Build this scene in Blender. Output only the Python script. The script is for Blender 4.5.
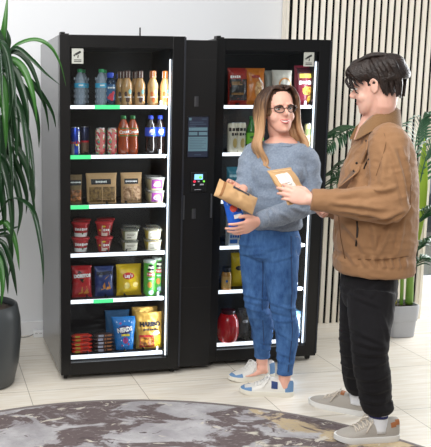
import bpy, bmesh, math, random
from mathutils import Vector, Matrix, noise
from math import sin, cos, pi, radians

random.seed(7)
SC = bpy.context.scene
COL = SC.collection
for o in list(bpy.data.objects):
    bpy.data.objects.remove(o)

# ------------------------------------------------------------------ camera
CP = Vector((-0.671, -4.2322, 1.5428))
YAW, PITCH, FPX, PX0, PY0 = 0.1861, 0.1700, 795.9, 83.2, 240.35
cam = bpy.data.cameras.new('camera')
co = bpy.data.objects.new('camera', cam)
COL.objects.link(co)
co.location = CP
co.rotation_euler = (pi / 2 - PITCH, 0, -YAW)
cam.sensor_fit = 'HORIZONTAL'
cam.sensor_width = 36
cam.lens = FPX / 431 * 36
cam.shift_x = (215.5 - PX0) / 431
cam.shift_y = (PY0 - 223.5) / 431
cam.clip_end = 60
SC.camera = co
CF = Vector((sin(YAW) * cos(PITCH), cos(YAW) * cos(PITCH), -sin(PITCH)))
CR = Vector((cos(YAW), -sin(YAW), 0))
CU = CR.cross(CF)


def at(px, py, Y):
    """the place in the room at distance line y = Y that the photograph shows at px, py"""
    d = CF + CR * ((px - PX0) / FPX) - CU * ((py - PY0) / FPX)
    return CP + d * ((Y - CP.y) / d.y)


# ------------------------------------------------------------------ world, lights, exposure
w = bpy.data.worlds.new('world')
SC.world = w
w.use_nodes = True
bg = w.node_tree.nodes['Background']
bg.inputs[0].default_value = (0.93, 0.96, 1.0, 1)
bg.inputs[1].default_value = 0.21


def area(name, loc, tgt, sx, sy, power, col=(1, 1, 1), spread=pi):
    l = bpy.data.lights.new(name, 'AREA')
    l.shape = 'RECTANGLE'
    l.size, l.size_y, l.energy, l.color = sx, sy, power, col
    l.spread = spread
    o = bpy.data.objects.new(name, l)
    COL.objects.link(o)
    o.location = loc
    o.rotation_euler = (Vector(tgt) - Vector(loc)).to_track_quat('-Z', 'Y').to_euler()
    return o


area('ceiling_fill', (0.2, -1.9, 3.4), (0.4, -1.2, 0), 3.2, 2.4, 58, (1, 0.98, 0.95))  # added overhead fill that raises the room's brightness, not a known fitting
area('window_daylight', (4.7, 0.9, 1.8), (1.2, -0.7, 1.0), 2.2, 2.2, 150, (0.97, 0.985, 1.0))
area('front_fill', (-1.1, -4.3, 3.0), (0.9, -0.4, 1.0), 1.8, 1.0, 75, (1, 0.985, 0.97))  # added soft fill from behind the camera, brightens the faces
area('corner_fill', (-1.7, -1.3, 3.1), (-0.5, 0.95, 1.5), 1.2, 1.0, 30, (1, 0.99, 0.97))  # extra fill put in to lift the left end of the back wall
SC.view_settings.view_transform = 'Standard'
SC.view_settings.look = 'None'
SC.view_settings.gamma = 1
SC.view_settings.use_curve_mapping = False
SC.view_settings.exposure = 0.42
SC.cycles.transparent_max_bounces = 24
SC.cycles.max_bounces = 8


# ------------------------------------------------------------------ materials
def lin(c):
    return tuple(((v / 12.92) if v <= 0.04045 else ((v + 0.055) / 1.055) ** 2.4) for v in c)


def rgb(r, g, b):
    return lin((r / 255, g / 255, b / 255))


MATS = {}


def mat(name, c, rough=0.6, metal=0.0, spec=0.5, coat=0.0, sheen=0.0, sss=0.0, bump=None, var=None, emit=0.0):
    """plain procedural surface; c in 0-255 sRGB; bump=(scale, strength); var=(scale, other colour, contrast)"""
    if name in MATS:
        return MATS[name]
    m = bpy.data.materials.new(name)
    m.use_nodes = True
    nt = m.node_tree
    b = nt.nodes['Principled BSDF']
    col = (*rgb(*c), 1)
    b.inputs['Base Color'].default_value = col
    b.inputs['Roughness'].default_value = rough
    b.inputs['Metallic'].default_value = metal
    b.inputs['Specular IOR Level'].default_value = spec
    b.inputs['Coat Weight'].default_value = coat
    b.inputs['Sheen Weight'].default_value = sheen
    if sss:
        b.inputs['Subsurface Weight'].default_value = sss
        b.inputs['Subsurface Radius'].default_value = (0.012, 0.005, 0.003)
        b.inputs['Subsurface Scale'].default_value = 1.0
    if emit:
        b.inputs['Emission Color'].default_value = col
        b.inputs['Emission Strength'].default_value = emit
    tc = nt.nodes.new('ShaderNodeTexCoord')
    if var:
        n = nt.nodes.new('ShaderNodeTexNoise')
        n.inputs['Scale'].default_value = var[0]
        n.inputs['Detail'].default_value = 5
        nt.links.new(tc.outputs['Object'], n.inputs['Vector'])
        r = nt.nodes.new('ShaderNodeValToRGB')
        k = var[2]
        r.color_ramp.elements[0].position = 0.5 - k
        r.color_ramp.elements[1].position = 0.5 + k
        r.color_ramp.elements[0].color = col
        r.color_ramp.elements[1].color = (*rgb(*var[1]), 1)
        nt.links.new(n.outputs['Fac'], r.inputs['Fac'])
        nt.links.new(r.outputs['Color'], b.inputs['Base Color'])
    if bump:
        n = nt.nodes.new('ShaderNodeTexNoise')
        n.inputs['Scale'].default_value = bump[0]
        n.inputs['Detail'].default_value = 4
        nt.links.new(tc.outputs['Object'], n.inputs['Vector'])
        bp = nt.nodes.new('ShaderNodeBump')
        bp.inputs['Strength'].default_value = bump[1]
        bp.inputs['Distance'].default_value = 0.01
        nt.links.new(n.outputs['Fac'], bp.inputs['Height'])
        nt.links.new(bp.outputs['Normal'], b.inputs['Normal'])
    MATS[name] = m
    return m


def clear(name, tint, body=0.0, bodycol=(255, 255, 255), ior=1.45, rough=0.02):
    """clear glass or plastic: see-through tint, Fresnel shine, a share of milky body"""
    if name in MATS:
        return MATS[name]
    m = bpy.data.materials.new(name)
    m.use_nodes = True
    nt = m.node_tree
    nt.nodes.clear()
    out = nt.nodes.new('ShaderNodeOutputMaterial')
    tr = nt.nodes.new('ShaderNodeBsdfTransparent')
    tr.inputs[0].default_value = (*rgb(*tint), 1)
    gl = nt.nodes.new('ShaderNodeBsdfGlossy')
    gl.inputs['Roughness'].default_value = rough
    fr = nt.nodes.new('ShaderNodeFresnel')
    fr.inputs['IOR'].default_value = ior
    df = nt.nodes.new('ShaderNodeBsdfDiffuse')
    df.inputs[0].default_value = (*rgb(*bodycol), 1)
    m1 = nt.nodes.new('ShaderNodeMixShader')
    m1.inputs[0].default_value = body
    nt.links.new(tr.outputs[0], m1.inputs[1])
    nt.links.new(df.outputs[0], m1.inputs[2])
    m2 = nt.nodes.new('ShaderNodeMixShader')
    nt.links.new(fr.outputs[0], m2.inputs[0])
    nt.links.new(m1.outputs[0], m2.inputs[1])
    nt.links.new(gl.outputs[0], m2.inputs[2])
    nt.links.new(m2.outputs[0], out.inputs[0])
    MATS[name] = m
    return m


def glow(name, c, s):
    return mat(name, c, rough=0.4, emit=s)


# ------------------------------------------------------------------ mesh helpers
def link(name, me, m=None, parent=None, smooth=False, loc=None):
    o = bpy.data.objects.new(name, me)
    COL.objects.link(o)
    if m is not None:
        for mm in (m if isinstance(m, (list, tuple)) else [m]):
            me.materials.append(mm)
    if smooth:
        for p in me.polygons:
            p.use_smooth = True
    if parent is not None:
        o.parent = parent
    if loc is not None:
        o.location = loc
    return o


def obj(name, bm, m, parent=None, smooth=False, sharp=None):
    bmesh.ops.recalc_face_normals(bm, faces=bm.faces)
    me = bpy.data.meshes.new(name)
    bm.to_mesh(me)
    bm.free()
    o = link(name, me, m, parent, smooth)
    if smooth and sharp:
        me.set_sharp_from_angle(angle=radians(sharp))
    return o


def thing(name, label, cat, loc=(0, 0, 0), rz=0.0, group=None):
    o = bpy.data.objects.new(name, None)
    COL.objects.link(o)
    o.empty_display_size = 0.05
    o.location = loc
    o.rotation_euler = (0, 0, rz)
    return tag(o, label, cat, group)


def tag(o, label, cat, group=None):
    o['label'] = label
    o['category'] = cat
    if group:
        o['group'] = group
    return o


def struct(name, bm, m, parent=None, **k):
    o = obj(name, bm, m, parent, **k)
    o['kind'] = 'structure'
    return o


def NB():
    return bmesh.new()


def box(bm, x0, x1, y0, y1, z0, z1, bev=0.0, mi=0, M=None):
    vs = [bm.verts.new((x, y, z)) for x in (x0, x1) for y in (y0, y1) for z in (z0, z1)]
    q = [(0, 1, 3, 2), (4, 6, 7, 5), (0, 4, 5, 1), (2, 3, 7, 6), (0, 2, 6, 4), (1, 5, 7, 3)]
    fs = [bm.faces.new([vs[i] for i in f]) for f in q]
    for f in fs:
        f.material_index = mi
    if bev:
        es = list({e for f in fs for e in f.edges})
        r = bmesh.ops.bevel(bm, geom=es, offset=bev, segments=2, affect='EDGES', profile=0.6)
        vs = list({v for f in r['faces'] for v in f.verts} | {v for v in vs if v.is_valid})
    if M is not None:
        bmesh.ops.transform(bm, matrix=M, verts=[v for v in vs if v.is_valid])
    return bm


def loft(bm, rings, cap0=True, cap1=True, mi=0, closed=True):
    R = [[bm.verts.new(p) for p in r] for r in rings]
    n = len(R[0])
    for a, b in zip(R, R[1:]):
        for i in range(n if closed else n - 1):
            j = (i + 1) % n
            f = bm.faces.new((a[i], a[j], b[j], b[i]))
            f.material_index = mi
    for c, r in ((cap0, R[0]), (cap1, R[-1])):
        if c and closed:
            ctr = bm.verts.new(sum((v.co for v in r), Vector()) / n)
            for i in range(n):
                f = bm.faces.new((r[i], r[(i + 1) % n], ctr))
                f.material_index = mi
    return R


def cr(P, sub):
    """Catmull-Rom through a list of tuples"""
    P = [tuple(p) for p in P]
    if len(P) < 3 or sub < 2:
        if len(P) == 2 and sub > 1:
            return [tuple(a + (b - a) * k / sub for a, b in zip(P[0], P[1])) for k in range(sub + 1)]
        return P
    out = []
    n = len(P)
    for i in range(n - 1):
        p0, p1, p2, p3 = P[max(i - 1, 0)], P[i], P[i + 1], P[min(i + 2, n - 1)]
        for k in range(sub):
            t = k / sub
            out.append(tuple(0.5 * (2 * b + (c - a) * t + (2 * a - 5 * b + 4 * c - d) * t * t + (3 * b - a - 3 * c + d) * t ** 3)
                             for a, b, c, d in zip(p0, p1, p2, p3)))
    out.append(P[-1])
    return out


def tube(bm, pts, rad, n=12, sub=4, ref=None, mi=0, cap=True, round_end=False):
    """pts with a radius (or side/depth radius pair) each; ref fixes the direction of the depth radius"""
    rows = []
    for i, p in enumerate(pts):
        r = rad[i] if isinstance(rad, (list, tuple)) and not isinstance(rad, float) and len(rad) == len(pts) else rad
        a, b = r if isinstance(r, (tuple, list)) else (r, r)
        rows.append((*p, a, b))
    rows = cr(rows, sub)
    C = [Vector(r[:3]) for r in rows]
    rings = []
    N = None
    for i, r in enumerate(rows):
        t = (C[min(i + 1, len(C) - 1)] - C[max(i - 1, 0)])
        t = t.normalized() if t.length > 1e-9 else Vector((0, 0, 1))
        if ref is not None:
            N = Vector(ref) - t * t.dot(Vector(ref))
        else:
            if N is None:
                N = Vector((0, 0, 1)) if abs(t.z) < 0.9 else Vector((1, 0, 0))
            N = N - t * t.dot(N)
        N.normalize()
        B = t.cross(N)
        rings.append([C[i] + B * (max(r[3], 1e-4) * cos(2 * pi * k / n)) + N * (max(r[4], 1e-4) * sin(2 * pi * k / n)) for k in range(n)])
    if round_end:
        for e, d in ((0, 1), (-1, -1)):
            c = C[e]
            nb = C[1] if e == 0 else C[-2]
            t = (c - nb).normalized()
            rr = (rings[e][0] - c).length
            ext = []
            for s in (0.5, 0.87):
                ext.append([c + t * rr * s + (v - c) * math.sqrt(1 - s * s) for v in rings[e]])
            if e == 0:
                rings = ext[::-1] + rings
            else:
                rings = rings + ext
    loft(bm, rings, cap, cap, mi)
    return bm


def ell(c, U, V, a, b, n=24, p=2.0):
    """super-ellipse ring about c in the plane U, V"""
    c, U, V = Vector(c), Vector(U), Vector(V)
    out = []
    for k in range(n):
        t = 2 * pi * k / n
        x, y = cos(t), sin(t)
        sx = math.copysign(abs(x) ** (2 / p), x)
        sy = math.copysign(abs(y) ** (2 / p), y)
        out.append(c + U * (a * sx) + V * (b * sy))
    return out


def ball(bm, c, rx, ry, rz, axes=None, mi=0, n=12):
    M = Matrix.Identity(4)
    if axes:
        for j, a in enumerate(axes):
            for i in range(3):
                M[i][j] = a[i]
    M = Matrix.Translation(Vector(c)) @ M @ Matrix.Diagonal((rx, ry, rz, 1))
    r = bmesh.ops.create_uvsphere(bm, u_segments=n, v_segments=max(6, n // 2 + 2), radius=1, matrix=M)
    for v in r['verts']:
        for f in v.link_faces:
            f.material_index = mi
    return bm


def lathe(bm, prof, n=20, c=(0, 0, 0), mi=0, cap0=True, cap1=True):
    c = Vector(c)
    loft(bm, [[c + Vector((r * cos(2 * pi * k / n), r * sin(2 * pi * k / n), z)) for k in range(n)] for r, z in prof], cap0, cap1, mi)
    return bm


TXT = {}


def text_mesh(s, size, bold=0.0):
    """flat lettering as verts and faces, centred"""
    key = (s, size, bold)
    if key not in TXT:
        cu = bpy.data.curves.new('t', 'FONT')
        cu.body = s
        cu.size = size
        cu.align_x = 'CENTER'
        cu.align_y = 'CENTER'
        cu.offset = bold
        cu.resolution_u = 2
        o = bpy.data.objects.new('t', cu)
        COL.objects.link(o)
        dg = bpy.context.evaluated_depsgraph_get()
        me = bpy.data.meshes.new_from_object(o.evaluated_get(dg))
        TXT[key] = ([v.co.copy() for v in me.vertices], [tuple(p.vertices) for p in me.polygons])
        bpy.data.objects.remove(o)
        bpy.data.curves.remove(cu)
        bpy.data.meshes.remove(me)
    return TXT[key]


def letters(bm, s, size, F, u0=0.0, v0=0.0, sx=1.0, rot=0.0, bold=0.0, mi=0):
    """set lettering on the surface F(u, v, lift)"""
    V, P = text_mesh(s, size, bold)
    c, sn = cos(rot), sin(rot)
    vs = []
    for p in V:
        x, y = p.x * sx, p.y
        vs.append(bm.verts.new(F(u0 + x * c - y * sn, v0 + x * sn + y * c, 0.0034)))
    for f in P:
        try:
            bm.faces.new([vs[i] for i in f]).material_index = mi
        except ValueError:
            pass


def marks(bm, n, size, F, u0=0.0, v0=0.0, **k):
    """a line of print too small to read in the photograph: n plain strokes"""
    pitch = size * 0.62
    for i in range(n):
        c = u0 + (i - (n - 1) / 2) * pitch
        h = size * (0.30 if i % 3 else 0.38)
        patch(bm, F, c - pitch * 0.38, c + pitch * 0.38, v0 - h, v0 + h * 0.9, 0.003, 1, 1)


def patch(bm, F, u0, u1, v0, v1, lift=0.0016, nu=10, nv=8, mi=0, shape=None):
    """a printed field on the surface F; shape='oval' trims it"""
    if shape == 'oval':
        uc, vc, ru, rv = (u0 + u1) / 2, (v0 + v1) / 2, (u1 - u0) / 2, (v1 - v0) / 2
        ctr = bm.verts.new(F(uc, vc, lift))
        prev = None
        rings = []
        for q in (0.25, 0.5, 0.75, 1.0):
            rings.append([bm.verts.new(F(uc + ru * q * cos(2 * pi * k / 20), vc + rv * q * sin(2 * pi * k / 20), lift)) for k in range(20)])
        for k in range(20):
            j = (k + 1) % 20
            bm.faces.new((ctr, rings[0][k], rings[0][j])).material_index = mi
            for ra, rb in zip(rings, rings[1:]):
                bm.faces.new((ra[k], rb[k], rb[j], ra[j])).material_index = mi
        return
    g = [[bm.verts.new(F(u0 + (u1 - u0) * i / nu, v0 + (v1 - v0) * j / nv, lift)) for i in range(nu + 1)] for j in range(nv + 1)]
    for j in range(nv):
        for i in range(nu):
            bm.faces.new((g[j][i], g[j][i + 1], g[j + 1][i + 1], g[j + 1][i])).material_index = mi


def poly(bm, F, pts, lift=0.0016, mi=0):
    bm.faces.new([bm.verts.new(F(u, v, lift)) for u, v in pts]).material_index = mi


def remesh(ob, voxel, smooth_it=3, disp=None):
    """fuse the closed shells of ob into one continuous skin"""
    m = ob.modifiers.new('r', 'REMESH')
    m.mode = 'VOXEL'
    m.voxel_size = voxel
    if smooth_it:
        s = ob.modifiers.new('s', 'SMOOTH')
        s.iterations = smooth_it
        s.factor = 0.5
    dg = bpy.context.evaluated_depsgraph_get()
    dg.update()
    me = bpy.data.meshes.new_from_object(ob.evaluated_get(dg))
    ob.modifiers.clear()
    old = ob.data
    mats = [x for x in old.materials]
    ob.data = me
    if not me.materials:
        for x in mats:
            me.materials.append(x)
    if disp:
        nr = [v.normal.copy() for v in me.vertices]
        for v, n in zip(me.vertices, nr):
            v.co += n * disp(v.co, n)
    for p in me.polygons:
        p.use_smooth = True
    me.name = ob.name
    bpy.data.meshes.remove(old)
    return ob
# ------------------------------------------------------------------ setting
def node_mat(name):
    m = bpy.data.materials.new(name)
    m.use_nodes = True
    nt = m.node_tree
    return m, nt, nt.nodes['Principled BSDF'], nt.nodes.new('ShaderNodeTexCoord')


def floor_mat():
    m, nt, b, tc = node_mat('pale_timber_tile')
    br = nt.nodes.new('ShaderNodeTexBrick')
    mp = nt.nodes.new('ShaderNodeMapping')
    mp.inputs['Location'].default_value = (0.2, 0.12, 0)
    nt.links.new(tc.outputs['Object'], mp.inputs['Vector'])
    nt.links.new(mp.outputs['Vector'], br.inputs['Vector'])
    br.offset = 0.0
    br.inputs['Scale'].default_value = 1.0
    br.inputs['Brick Width'].default_value = 0.615
    br.inputs['Row Height'].default_value = 0.615
    br.inputs['Mortar Size'].default_value = 0.0022
    br.inputs['Mortar Smooth'].default_value = 0.2
    br.inputs['Color1'].default_value = (*rgb(230, 225, 215), 1)
    br.inputs['Color2'].default_value = (*rgb(234, 229, 220), 1)
    br.inputs['Mortar'].default_value = (*rgb(160, 152, 138), 1)
    mp2 = nt.nodes.new('ShaderNodeMapping')
    mp2.inputs['Scale'].default_value = (1.6, 16, 1)
    nt.links.new(tc.outputs['Object'], mp2.inputs['Vector'])
    n = nt.nodes.new('ShaderNodeTexNoise')
    n.inputs['Scale'].default_value = 3
    n.inputs['Detail'].default_value = 6
    nt.links.new(mp2.outputs['Vector'], n.inputs['Vector'])
    r = nt.nodes.new('ShaderNodeValToRGB')
    r.color_ramp.elements[0].position = 0.3
    r.color_ramp.elements[0].color = (*rgb(238, 232, 222), 1)
    r.color_ramp.elements[1].position = 0.7
    r.color_ramp.elements[1].color = (1, 1, 1, 1)
    nt.links.new(n.outputs['Fac'], r.inputs['Fac'])
    mx = nt.nodes.new('ShaderNodeMix')
    mx.data_type = 'RGBA'
    mx.blend_type = 'MULTIPLY'
    mx.inputs[0].default_value = 1
    nt.links.new(br.outputs['Color'], mx.inputs[6])
    nt.links.new(r.outputs['Color'], mx.inputs[7])
    nt.links.new(mx.outputs[2], b.inputs['Base Color'])
    b.inputs['Roughness'].default_value = 0.34
    b.inputs['Specular IOR Level'].default_value = 0.4
    return m


YB, YS = 0.95, 0.84          # back wall, slat wall face
XS0, XS1 = 1.672, 2.76       # slat wall ends
bm = NB()
box(bm, -2.6, 5.6, -5.2, 4.6, -0.1, 0)
struct('floor', bm, floor_mat())
wallm = mat('white_paint', (222, 224, 227), 0.7, bump=(60, 0.03))
bm = NB()
box(bm, -2.6, XS0 + 0.06, YB, YB + 0.12, 0, 3.2)
struct('wall_back', bm, wallm)
bm = NB()
box(bm, -2.6, 2.05, -5.3, -5.2, 0, 3.2)
struct('wall_reflector', bm, mat('warm_grey_paint', (176, 168, 160), 0.8))  # unseen wall added behind the camera so the door glass reflects a veil
bm = NB()
box(bm, -2.6, XS0 - 0.012, YB - 0.014, YB, 0, 0.095, 0.003)
struct('baseboard_back', bm, mat('white_gloss', (226, 227, 229), 0.45))

# slat wall: black felt core with pale timber slats, and its narrow side facing left
core = NB()
box(core, XS0 + 0.004, XS1, YS + 0.014, YS + 0.11, 0, 3.2)
ws = struct('wall_slatted', core, mat('black_felt', (17, 17, 18), 0.95, spec=0.1))
sl = NB()
pit = 0.0497
x = XS0 + 0.020
while x < XS1 - 0.02:
    box(sl, x, x + 0.0300, YS + 0.003, YS + 0.014, 0, 3.2, 0.0015)
    x += pit
for k in range(3):
    y = YS + 0.022 + k * 0.029
    box(sl, XS0 - 0.012, XS0 + 0.004, y, y + 0.018, 0, 3.2)
timber = mat('pale_timber', (243, 238, 228), 0.55, var=(3, (236, 227, 211), 0.3))
struct('trim_slats', sl, timber, ws)
bm = NB()
box(bm, XS1, XS1 + 0.02, YS - 0.006, YS + 0.11, 0, 3.2)
struct('trim_slat_end', bm, timber, ws)

# daylight window beyond the slat wall
bm = NB()
for x0 in (2.0, 4.0, 5.55):
    box(bm, x0, x0 + 0.05, 1.90, 1.96, 0, 3.2)
for z0 in (0, 3.1):
    box(bm, 2.0, 5.6, 1.90, 1.96, z0, z0 + 0.06)
wf = struct('window_1', bm, mat('white_alu', (232, 234, 236), 0.4))
bm = NB()
box(bm, 2.05, 5.55, 1.925, 1.935, 0.06, 3.1)
struct('window_glass', bm, clear('window_glass', (246, 250, 250)), wf)
bm = NB()
box(bm, 2.0, 5.6, 4.4, 4.6, 0.0, 0.45)
struct('outside_wall', bm, mat('grey_render', (120, 128, 134), 0.9, var=(9, (96, 104, 110), 0.2)))

# rug
def rug_mat():
    m, nt, b, tc = node_mat('abstract_rug')
    def noi(sc, det, loc, stretch=(1, 1, 1), dist=0.0, rot=0.0):
        mp = nt.nodes.new('ShaderNodeMapping')
        mp.inputs['Location'].default_value = loc
        mp.inputs['Scale'].default_value = stretch
        mp.inputs['Rotation'].default_value = (0, 0, rot)
        nt.links.new(tc.outputs['Object'], mp.inputs['Vector'])
        n = nt.nodes.new('ShaderNodeTexNoise')
        n.inputs['Scale'].default_value = sc
        n.inputs['Detail'].default_value = det
        n.inputs['Roughness'].default_value = 0.62
        n.inputs['Distortion'].default_value = dist
        nt.links.new(mp.outputs['Vector'], n.inputs['Vector'])
        return n.outputs['Fac']
    def step(sock, a, bb):
        r = nt.nodes.new('ShaderNodeValToRGB')
        r.color_ramp.elements[0].position = a
        r.color_ramp.elements[1].position = bb
        nt.links.new(sock, r.inputs['Fac'])
        return r.outputs['Color']
    def mix(f, a, c):
        mx = nt.nodes.new('ShaderNodeMix')
        mx.data_type = 'RGBA'
        nt.links.new(f, mx.inputs[0])
        for i, v in ((6, a), (7, c)):
            if isinstance(v, tuple):
                mx.inputs[i].default_value = (*rgb(*v), 1)
            else:
                nt.links.new(v, mx.inputs[i])
        return mx.outputs[2]
    base = mix(step(noi(5, 8, (0, 0, 0)), 0.38, 0.62), (150, 147, 150), (182, 180, 182))
    # beige sweep towards the right of the rug
    sp = nt.nodes.new('ShaderNodeSeparateXYZ')
    nt.links.new(tc.outputs['Object'], sp.inputs[0])
    xs = nt.nodes.new('ShaderNodeMath')
    xs.operation = 'MULTIPLY'
    nt.links.new(sp.outputs['X'], xs.inputs[0])
    xs.inputs[1].default_value = 0.4
    ad = nt.nodes.new('ShaderNodeMath')
    ad.operation = 'MULTIPLY_ADD'
    nt.links.new(noi(4.2, 9, (4, 1, 0), dist=0.8), ad.inputs[0])
    ad.inputs[1].default_value = 0.6
    nt.links.new(xs.outputs[0], ad.inputs[2])
    beige = mix(step(ad.outputs[0], 0.66, 0.70), base, (184, 166, 136))
    ad2 = beige
    # taupe fields, brush like
    d1 = step(noi(2.6, 9, (1.3, 0.4, 0), (1.0, 1.7, 1), 0.9, 0.5), 0.475, 0.515)
    c1 = mix(d1, ad2, (104, 93, 93))
    d2 = step(noi(6.5, 9, (7.3, 2.4, 0), (1, 1.6, 1), 1.2, 0.7), 0.60, 0.63)
    gr = noi(26, 6, (3, 3, 0), (1, 3.2, 1), 0.5, 0.7)
    c1 = mix(step(gr, 0.56, 0.72), c1, (156, 150, 152))
    c2 = mix(d2, c1, (196, 190, 178))
    d3 = step(noi(9.0, 9, (2.1, 8.4, 0), (1, 2.2, 1), 1.0, 0.8), 0.63, 0.66)
    c3 = mix(d3, c2, (92, 82, 83))
    nt.links.new(c3, b.inputs['Base Color'])
    b.inputs['Roughness'].default_value = 0.95
    b.inputs['Specular IOR Level'].default_value = 0.1
    n = nt.nodes.new('ShaderNodeTexNoise')
    n.inputs['Scale'].default_value = 140
    nt.links.new(tc.outputs['Object'], n.inputs['Vector'])
    bp = nt.nodes.new('ShaderNodeBump')
    bp.inputs['Strength'].default_value = 0.5
    bp.inputs['Distance'].default_value = 0.008
    nt.links.new(n.outputs['Fac'], bp.inputs['Height'])
    nt.links.new(bp.outputs['Normal'], b.inputs['Normal'])
    return m


bm = NB()
lathe(bm, [(1.655, 0), (1.668, 0.004), (1.664, 0.010), (1.64, 0.012)], 120)
rug = obj('round_rug', bm, rug_mat(), smooth=True, sharp=40)
rug.location = (0.0266, -2.0164, 0.0)
tag(rug, 'large round rug in mottled grey, taupe and beige on the pale tiled floor', 'rug')
bm = NB()
lathe(bm, [(1.668, 0.0), (1.676, 0.004), (1.672, 0.0125), (1.655, 0.0135), (1.650, 0.012)], 120, cap0=False, cap1=False)
obj('rug_border', bm, mat('rug_edge', (128, 120, 118), 0.95, spec=0.1, bump=(200, 0.4)), rug, smooth=True)

# ------------------------------------------------------------------ vending machines
BLK = mat('black_satin', (13, 13, 14), 0.30, spec=0.35)
SIDE = mat('charcoal_side_panel', (34, 35, 38), 0.28, spec=0.8, coat=0.5)
INN = mat('dark_interior', (30, 30, 31), 0.6)
DECK = mat('shelf_deck', (34, 34, 38), 0.5)
PANE = clear('door_pane', (240, 243, 244), ior=1.28)
LEDM = glow('lit_strip', (238, 244, 255), 1.6)
RAILM = glow('lit_rail', (245, 248, 255), 1.15)
GREENM = glow('lit_green', (84, 224, 140), 0.85)
SHELF_Z = [1.525, 1.257, 0.983, 0.712, 0.447, 0.124]
TOPZ = 1.9


def vending_machine(label, loc, rz, greens, left_led=False, antenna=None):
    t = thing('vending_machine', label, 'vending machine', loc, rz, 'glass-front vending machines')
    W, D = 0.688, 0.749
    wx0, wx1 = 0.056, 0.606          # see-through field
    # cabinet: two sides, back, top, floor in one shell
    bm = NB()
    box(bm, 0, 0.022, 0.05, D, 0.035, TOPZ, 0.002)
    box(bm, W - 0.022, W, 0.05, D, 0.035, TOPZ, 0.002)
    box(bm, 0.022, W - 0.022, D - 0.03, D, 0.035, TOPZ)
    box(bm, 0.022, W - 0.022, 0.05, D - 0.03, TOPZ - 0.06, TOPZ)
    box(bm, 0.022, W - 0.022, 0.05, D - 0.03, 0.035, 0.095)
    obj('cabinet', bm, SIDE, t)
    bm = NB()
    box(bm, 0.022, 0.03, 0.055, D - 0.03, 0.095, TOPZ - 0.06)
    box(bm, W - 0.07, W - 0.022, 0.055, D - 0.03, 0.095, TOPZ - 0.06)
    box(bm, 0.03, W - 0.07, 0.42, 0.43, 0.095, TOPZ - 0.06)
    obj('inner_lining', bm, INN, t)
    # door
    bm = NB()
    box(bm, 0, wx0, 0, 0.046, 0.035, TOPZ, 0.002)
    box(bm, wx1 + 0.012, W, 0, 0.046, 0.035, TOPZ, 0.002)
    box(bm, wx0, wx1 + 0.012, 0, 0.046, 1.835, TOPZ)
    box(bm, wx0, wx1 + 0.012, 0, 0.046, 0.035, 0.105)
    dr = obj('door', bm, BLK, t)
    bm = NB()
    box(bm, wx0, wx1 + 0.012, 0.008, 0.013, 0.105, 1.835)
    obj('glass_pane', bm, PANE, dr)
    bm = NB()
    box(bm, wx1 + 0.002, wx1 + 0.0080, 0.020, 0.030, 0.112, 1.78)
    obj('light_strip', bm, LEDM, dr)
    bm = NB()
    box(bm, W - 0.006, W + 0.004, -0.004, 0.03, 0.05, 1.895, 0.001)
    obj('edge_pull', bm, mat('dark_alu', (52, 54, 60), 0.35, metal=0.6), dr)
    bm = NB()
    box(bm, 0.004, 0.030, 0.004, 0.05, TOPZ, TOPZ + 0.014, 0.003)
    box(bm, 0.022, 0.052, 0.012, 0.045, TOPZ, TOPZ + 0.007, 0.002)
    obj('hinge', bm, BLK, dr)
    # camera warning sticker
    sx0 = 0.066 if not left_led else 0.527
    sz0 = 1.752
    st = NB()
    box(st, sx0, sx0 + 0.062, 0.0055, 0.008, sz0, sz0 + 0.078)
    ss = obj('warning_sticker', st, mat('sticker_silver', (176, 178, 170), 0.45), dr)
    st = NB()
    F = lambda u, v, l: Vector((sx0 + 0.031 + u, 0.0055 - l * 0.5, sz0 + 0.045 + v))
    poly(st, F, [(-0.016, 0.006), (0.014, 0.022), (0.019, 0.012), (-0.010, -0.004)], 0.001)
    poly(st, F, [(-0.024, -0.002), (-0.016, 0.004), (-0.012, -0.003), (-0.018, -0.010)], 0.001)
    poly(st, F, [(0.0, -0.002), (0.006, 0.001), (0.004, -0.016), (-0.002, -0.016)], 0.001)
    for r in range(2):
        poly(st, F, [(-0.020, -0.024 - r * 0.008), (0.020, -0.024 - r * 0.008), (0.020, -0.028 - r * 0.008), (-0.020, -0.028 - r * 0.008)], 0.001)
    obj('camera_symbol', st, mat('ink_black', (22, 22, 22), 0.6), ss)
    # shelves
    for i, z in enumerate(SHELF_Z):
        bm = NB()
        box(bm, 0.03, W - 0.072, 0.052, 0.40, z - 0.004, z + 0.006)
        sh = obj('shelf', bm, DECK, t)
        bm = NB()
        box(bm, wx0 + 0.004, wx1 - 0.008, 0.034, 0.052, z - 0.0092, z + 0.0092, 0.001)
        obj('lit_rail', bm, RAILM, sh)
        for (a, b) in greens.get(i, []):
            bm = NB()
            box(bm, a, b, 0.0325, 0.0335, z - 0.011, z + 0.011)
            obj('green_marker', bm, GREENM, sh)
        bm = NB()
        box(bm, wx1 - 0.040, wx1 - 0.028, 0.054, 0.058, z + 0.006, z + 0.034)
        obj('lane_end_tab', bm, mat('pale_tab', (205, 212, 220), 0.4), sh)
        dv = NB()
        for k in range(1, 5):
            xx = wx0 + (wx1 - wx0) * k / 5
            box(dv, xx - 0.0015, xx + 0.0015, 0.054, 0.38, z + 0.006, z + 0.022)
        obj('lane_divider', dv, DECK, sh)
    for (x, y) in ((0.03, 0.05), (W - 0.03, 0.05), (0.03, D - 0.05), (W - 0.03, D - 0.05)):
        bm = NB()
        tube(bm, [(x - 0.010, y, 0.018), (x + 0.010, y, 0.018)], 0.018, 14, 1)
        box(bm, x - 0.016, x + 0.016, y - 0.012, y + 0.012, 0.024, 0.036, 0.002)
        obj('caster', bm, BLK, t)
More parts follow.
